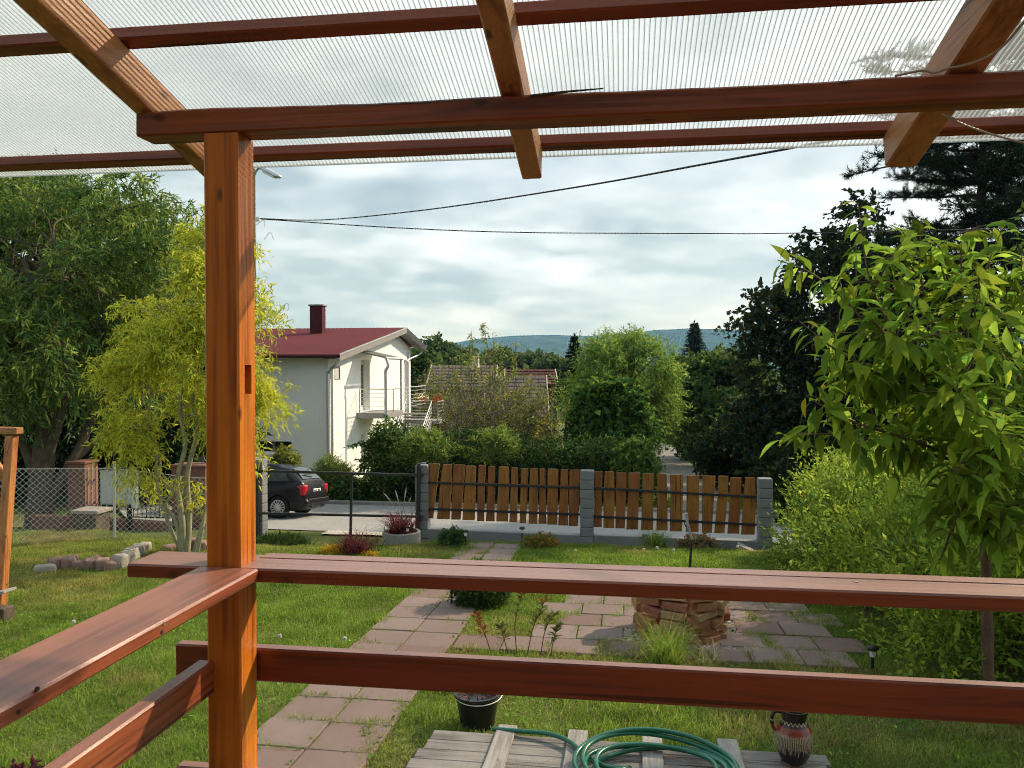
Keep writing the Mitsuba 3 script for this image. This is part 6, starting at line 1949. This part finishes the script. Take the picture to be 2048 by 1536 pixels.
# solar lamps
for lab, u, vb, vt in (('solar lamp left of the path end by the fence', 931, 1096, 1059), ('solar lamp right of the path end by the fence', 1044, 1090, 1053), ('solar lamp among the red grass in the planter', 823, 1075, 1050), ('solar lamp in the shade of the bright hedge', 1745, 1343, 1290), ('black solar lamp stake left of the box ball', 903, 1212, 1160),
                       ('pale solar lamp in front of the grass tuft by the right fence panel', 1290, 1096, 1068)):
    k = thing('solar_lamp', lab, 'garden lamp', 'solar lamps in the garden')
    p = ground(u, vb) if u != 823 else np.array([pl_c[0] + 0.16, pl_c[1] - 0.18, ztop - 0.05])
    dd = float((p - CAM) @ FWD)
    t = at(u, vt, dd)
    h = t[2] - p[2]
    part(k, 'stake', lathe([(0.010, -0.04), (0.013, 0.0), (0.013, h - 0.11), (0.0, h - 0.11)], 12, p), 'plastic_black')
    part(k, 'lens', lathe([(0.0, h - 0.109), (0.026, h - 0.109), (0.032, h - 0.045), (0.0, h - 0.045)], 14, p), 'lens_clear', smooth=40)
    part(k, 'cap', lathe([(0.0, h - 0.044), (0.052, h - 0.044), (0.055, h - 0.025), (0.04, h - 0.006), (0.0, h)], 16, p), 'plastic_black', smooth=40)

# leaning stake and a slab piece
k = thing('leaning_stake', 'dark metal stake with a pale bent wooden top standing in the lawn', 'stake')
p = ground(1378, 1150)
dd = float((p - CAM) @ FWD)
part(k, 'rod', tube([p - ZUP * 0.1, at(1383, 1078, dd)], 0.019, 8), 'metal_dark', smooth=True)
part(k, 'wooden_top', bar(at(1384, 1079, dd), at(1375, 1048, dd), 0.05, 0.04, 0.006), 'wood_grey_pale')
part(k, 'wooden_top', bar(at(1375, 1050, dd), at(1372.5, 1026, dd), 0.05, 0.04, 0.006), 'wood_grey_pale')
part(k, 'hook', tube(curve([at(1374, 1040, dd), at(1369, 1044, dd), at(1372, 1054, dd)], 8), 0.008, 5), 'metal_dark')
p = fence_foot(1494)
solo('slab_offcut', obox(p + ZUP * 0.06, unit(np.array([1, 0, -0.5])), (0, 1, 0.1), unit(np.array([0.5, 0, 1])), 0.30, 0.22, 0.06, 0.008), 'concrete', 'tilted grey slab offcut lying by the right fence pillar', 'slab')

# pots, pallet, hose
k = thing('black_bucket', 'black plastic plant bucket with a wire handle and dry stems', 'bucket')
p = ground(955, 1452)
part(k, 'pot', lathe([(0.0, 0.0), (0.13, 0.0), (0.17, 0.25), (0.185, 0.25), (0.185, 0.27), (0.16, 0.27), (0.155, 0.22), (0.0, 0.21)], 30, p), 'plastic_black', smooth=40)
ang = np.linspace(0, math.pi, 20)
part(k, 'handle', tube(np.array([p + np.array([0.186 * math.cos(t) + 0.01, -0.19 * math.sin(t) * 0.95, 0.255 - 0.02 * math.sin(t)]) for t in ang]), 0.004, 6), 'plastic_white', smooth=True)
r = np.random.default_rng(150)
ms = []
for i_ in range(26):
    a_ = r.uniform(0, 6.28)
    b_ = p + np.array([0.08 * math.cos(a_), 0.08 * math.sin(a_), 0.2])
    ms.append(tube([b_, b_ + np.array([0.06 * math.cos(a_), 0.06 * math.sin(a_), 0.09]), b_ + np.array([0.13 * math.cos(a_), 0.13 * math.sin(a_), r.uniform(0.08, 0.16)])], [0.004, 0.003, 0.002], 4))
part(k, 'dry_stems', cat(*ms), 'twig_red')

PZ = -0.115
PY_ = float(on_z(1200, 1481, PZ)[1])
JUG[:] = on_z(1587, 1526, PZ)
k = thing('pallet', 'weathered grey wooden pallet deck with pale cross battens', 'pallet')
r = np.random.default_rng(155)
for i_ in range(6):
    y1_ = PY_ - i_ * 0.145
    xl = -1.37 - 0.02 * i_ + r.uniform(-0.03, 0.01)
    xr = 1.36 + r.uniform(-0.03, 0.03)
    part(k, 'plank', bx(xl, xr, y1_ - 0.14, y1_, PZ - 0.022 + r.uniform(-0.002, 0.002), PZ, 0.003), 'wood_grey')
for i_, (xb_) in enumerate((-0.98, -0.46, 0.10, 0.66)):
    a_, b_ = [(at(1016, 1447, 1), at(985, 1536, 1)), (at(1158, 1457, 1), at(1146, 1536, 1)), (at(1304, 1467, 1), at(1306, 1536, 1)), (at(1453, 1475, 1), at(1469, 1536, 1))][i_]
    (ua, va), (ub, vb) = [((1016, 1449), (985, 1536)), ((1157, 1459), (1146, 1536)), ((1304, 1468), (1306, 1536)), ((1453, 1477), (1469, 1536))][i_]
    A_, B_ = on_z(ua, va, PZ + 0.024), on_z(ub, vb, PZ + 0.024)
    B2 = A_ + (B_ - A_) * 1.5
    c_ = (A_ + B2) / 2
    bk = part(k, 'batten', obox(np.array([c_[0], c_[1], PZ + 0.0125]), unit((A_ - B2) * [1, 1, 0]), np.cross(ZUP, unit((A_ - B2) * [1, 1, 0])), ZUP, np.linalg.norm((A_ - B2)[:2]), 0.14, 0.022, 0.003), 'wood_grey_pale')
    for t in (0.06, 0.22, 0.40):
        for sx_ in (-0.03, 0.035):
            q_ = A_ + (B2 - A_) * t + np.array([sx_, 0, 0])
            part(bk, 'nail', lathe([(0.0065, 0.0), (0.0065, 0.0015), (0.0, 0.002)], 8, (q_[0], q_[1], PZ + 0.0236)), 'nail_steel')
for xx in (-1.2, 0.0, 1.2):
    part(k, 'bearer', bx(xx - 0.05, xx + 0.05, 5.0, PY_ - 0.02, PZ - 0.17, PZ - 0.025, 0.004), 'wood_grey_pale')

HZ = PZ + 0.045
hp = [on_z(985, 1458, HZ - 0.03), on_z(1050, 1463, HZ - 0.01), on_z(1100, 1468, HZ), on_z(1140, 1484, HZ), on_z(1180, 1518, HZ), on_z(1215, 1534, HZ), on_z(1260, 1536, HZ)]
cc_ = on_z(1312, 1545, HZ)
r = np.random.default_rng(160)
loop = []
for i_ in range(5 * 26):
    t = i_ / 26
    a_ = -2.4 - 2 * math.pi * t
    R_ = 0.34 + 0.045 * math.sin(t * 2.1) + 0.02 * t
    loop.append(cc_ + np.array([R_ * 1.15 * math.cos(a_) + 0.03 * math.sin(t * 3), R_ * 0.92 * math.sin(a_), 0.018 * t + 0.02 * math.sin(a_ * 2 + t)]))
hm = tube(np.vstack([curve(hp, 50)[:-3], curve(np.vstack([hp[-1:], loop[2:]]), 420)]), 0.0165, 10)
solo('garden_hose', hm, 'hose_green', 'dark green garden hose coiled on the pallet', 'hose', smooth=True)

k = thing('ceramic_jug', 'dark glazed jug with red band and cream drips on the pallet corner', 'jug')
JP = JUG
part(k, 'body', lathe([(0.0, 0.0), (0.078, 0.0), (0.082, 0.012), (0.078, 0.02), (0.105, 0.07), (0.124, 0.13), (0.128, 0.175), (0.118, 0.225), (0.096, 0.265), (0.082, 0.285), (0.078, 0.30), (0.086, 0.345), (0.098, 0.372), (0.094, 0.376), (0.082, 0.35), (0.07, 0.30), (0.0, 0.29)], 44, JP), 'jug_glaze', smooth=40)
part(k, 'handle', tube(curve([JP + np.array([-0.078, 0, 0.345]), JP + np.array([-0.125, -0.01, 0.35]), JP + np.array([-0.146, -0.012, 0.305]), JP + np.array([-0.138, -0.01, 0.245]), JP + np.array([-0.115, 0, 0.215])], 22), 0.012, 10), 'jug_glaze', smooth=True)

# ------------------------------------------------------------------ the lawn's grass and flowers
g = np.random.default_rng(170)
ROCKX = None


def lawn_mask(x, y):
    m = (y < 15.1) & (y > 3.4)
    on = np.zeros(len(x), bool)
    from scipy.spatial import cKDTree
    T_ = cKDTree(slabs)
    _, idx = T_.query(np.column_stack([x, y]))
    d = np.abs(np.column_stack([x, y]) - slabs[idx]).max(1)
    edge = 0.25 - 0.09 * meshkit.noise(np.column_stack([x * 7, y * 7, x * 0]), 4) - 0.16 * sstep(0.45, 0.8, meshkit.noise(np.column_stack([x * 1.7, y * 1.7, x * 0]), 9)) * (np.abs(x + 2.28) > 0.3)
    on |= d < edge
    on |= (np.abs(x - 0.62) < 0.66) & (np.abs(y - 9.0) < 0.68)
    on |= (x > -1.42) & (x < 1.4) & (y > 4.8) & (y < PY_)
    on |= (x > -5.9) & (x < -3.5) & (y > 13.75)
    on |= (x > 2.9) & (y > 7.4)
    cy_ = C0[1] + (x - C0[0]) * CD[1] / CD[0]
    on |= (x < -6) & (y > cy_ + 1.6)
    on |= (x > -4) & (y > 14.75 + 0.0 * x)
    return m & ~on


def lawn(n, x0, x1, y0, y1, L, W, kind, name=None):
    x, y = g.uniform(x0, x1, n), g.uniform(y0, y1, n)
    rel = np.column_stack([x, y, gz(x, y)]) - CAM
    dz = rel @ FWD
    uu, vv = 1024 + FPX * (rel @ RIGHT) / dz, 768 - FPX * (rel @ UPV) / dz
    ok = (uu > -420) & (uu < 2500) & (vv < 1850) & lawn_mask(x, y)
    x, y = x[ok], y[ok]
    n = len(x)
    q = np.column_stack([x, y, x * 0])
    tall = 0.45 + 1.1 * meshkit.fbm(q * 1.4, 3, 6) + 0.8 * (meshkit.noise(q * 5.0, 2) - 0.5) + 0.8 * sstep(0.72, 0.9, meshkit.noise(q * 2.6, 14))
    dry = sstep(0.47, 0.68, meshkit.fbm(q * 0.9 + 20, 4, 8)) * 0.75 + 0.35 * (x < -5) * sstep(10.8, 12.0, y)
    P = np.column_stack([x, y, gz(x, y) - 0.004])
    D = np.column_stack([g.normal(0, 0.42, n), g.normal(0, 0.42, n), np.ones(n)])
    N = g.normal(size=(n, 3))
    N[:, 2] *= 0.2
    ll = L * np.clip(tall, 0.4, 2.2) * g.uniform(0.55, 1.2, n)
    base = np.array([0.20, 0.30, 0.048]) * (1 - np.clip(dry, 0, 1))[:, None] + np.array([0.36, 0.33, 0.11]) * np.clip(dry, 0, 1)[:, None]
    col = base * np.exp(g.normal(0, 0.28, n))[:, None] * (0.75 + 0.5 * meshkit.noise(q * 3.1, 12))[:, None]
    col[g.random(n) < 0.045] = (0.45, 0.40, 0.2)
    return pack(*leaves(P, D, N, ll, W * g.uniform(0.7, 1.3, n), kind, 0.35), col)


gm, gc = join_leaves(lawn(230000, -8.5, 4.2, 3.4, 8.2, 0.074, 0.0052, 'blade'), lawn(260000, -10.5, 4.2, 8.2, 11.5, 0.062, 0.0075, 'tri'), lawn(230000, -13, 3.4, 11.5, 15.1, 0.066, 0.010, 'tri'))
solo('lawn_grass', gm, 'grass_blade', 'uneven sunlit green grass of the garden lawn', 'grass', color=gc, kind='stuff')
# broad-leaved weeds among the grass
n = 16000
x, y = g.uniform(-9, 4, n), g.uniform(4.4, 14.6, n)
ok = lawn_mask(x, y) & (meshkit.fbm(np.column_stack([x, y, x * 0]) * 0.8, 3, 21) > 0.46)
x, y = x[ok], y[ok]
n = len(x)
P = np.column_stack([x, y, gz(x, y) + g.uniform(0.01, 0.05, n)])
m_, c_ = pack(*leaves(P, np.column_stack([g.normal(size=n), g.normal(size=n), g.uniform(0.1, 0.8, n)]), np.array([0, 0, 1.0]) + g.normal(0, 0.3, (n, 3)), g.uniform(0.025, 0.06, n), g.uniform(0.012, 0.03, n), 'quad', 0.3), leaf_colors(g, n, (0.10, 0.19, 0.03), 0.3, 0.15))
solo('lawn_weeds', m_, 'leaf', 'small broad-leaved weeds scattered through the lawn', 'weeds', color=c_, kind='stuff')
# grass and weeds in the joints and the verge across the street
n = 1500
jx = slabs[g.integers(0, len(slabs), n)]
sd = g.integers(0, 2, n)
o_ = np.where(sd[:, None] == 0, np.column_stack([np.full(n, 0.25), g.uniform(-0.25, 0.25, n)]), np.column_stack([g.uniform(-0.25, 0.25, n), np.full(n, 0.25)]))
p2 = jx + o_
ok = meshkit.fbm(np.column_stack([p2 * 1.6, p2[:, 0] * 0]), 3, 31) > 0.53
p2 = p2[ok] + g.normal(0, 0.008, (ok.sum(), 2))
n = len(p2)
m_, c_ = pack(*leaves(np.column_stack([p2, gz(p2[:, 0], p2[:, 1]) + 0.0]), np.column_stack([g.normal(0, 0.8, n), g.normal(0, 0.8, n), np.ones(n)]), g.normal(size=(n, 3)), g.uniform(0.03, 0.075, n), 0.008, 'blade', 0.4), leaf_colors(g, n, (0.10, 0.15, 0.03), 0.3, 0.15))
solo('joint_weeds', m_, 'grass_blade', 'tiny weeds growing in the joints of the slabs', 'weeds', color=c_, kind='stuff')
n = 60000
x, y = g.uniform(-9, 9, n), np.concatenate([g.uniform(22.8, 27, n // 2), g.uniform(22.8, 60, n - n // 2)])
ok = np.abs(x - lane_x(y)) > 0.9
x, y = x[ok], y[ok]
n = len(x)
m_, c_ = pack(*leaves(np.column_stack([x, y, gz(x, y) - 0.01]), np.column_stack([g.normal(0, 0.4, n), g.normal(0, 0.4, n), np.ones(n)]), g.normal(size=(n, 3)), g.uniform(0.08, 0.22, n), 0.02, 'tri', 0.4), leaf_colors(g, n, (0.12, 0.17, 0.035), 0.3, 0.15))
solo('verge_grass', m_, 'grass_blade', 'rough grass of the verges across the street and along the lane', 'grass', color=c_, kind='stuff')
# dandelion clocks
DL = ['far left of the leaning stake', 'second to the left of the leaning stake', 'third, nearer to the leaning stake', 'just left of the leaning stake', 'first of the three by the slab offcut', 'middle of the three by the slab offcut', 'last of the three by the slab offcut', 'close to the right fence tuft',
      'left of the path near the planter', 'in front of the edging stones at far left', 'just right of the timber post, farther from the path', 'right of the timber post near the path']
for i_, (u, v) in enumerate(((1151, 1106), (1287, 1104), (1314, 1100), (1347, 1105), (1475, 1098), (1483, 1095), (1490, 1096), (1290, 1071), (905, 1135), (148, 1255), (560, 1285), (690, 1290))):
    p = ground(u, v + 8)
    dd = float((p - CAM) @ FWD)
    k = thing('dandelion', 'white dandelion clock in the lawn ' + DL[i_], 'flower', 'dandelion clocks in the lawn')
    t = p + ZUP * 0.11
    part(k, 'stem', tube([p - ZUP * 0.01, t], 0.0025, 5), 'bark_pale')
    n = 90
    d_ = unit(g.normal(size=(n, 3)))
    m_, c_ = pack(*leaves(np.repeat(t[None], n, 0), d_, g.normal(size=(n, 3)), 0.026, 0.012, 'quad', 0.0), np.full((n, 3), 0.72))
    part(k, 'head', m_, 'leaf', color=c_, kind='stuff')

# ------------------------------------------------------------------ haze
scene['haze_air'] = {'type': 'homogeneous', 'albedo': rgb(0.93, 0.955, 0.97), 'sigma_t': rgb(4.5e-5, 9e-5, 1.55e-4)}
scene['haze'] = {'type': 'cube', 'to_world': T().translate([0, 0, 134]).scale([9500, 9500, 166]), 'bsdf': {'type': 'null'}, 'interior': {'type': 'ref', 'id': 'haze_air'}}
labels['haze'] = {'label': 'faint summer haze in the air', 'kind': 'stuff'}
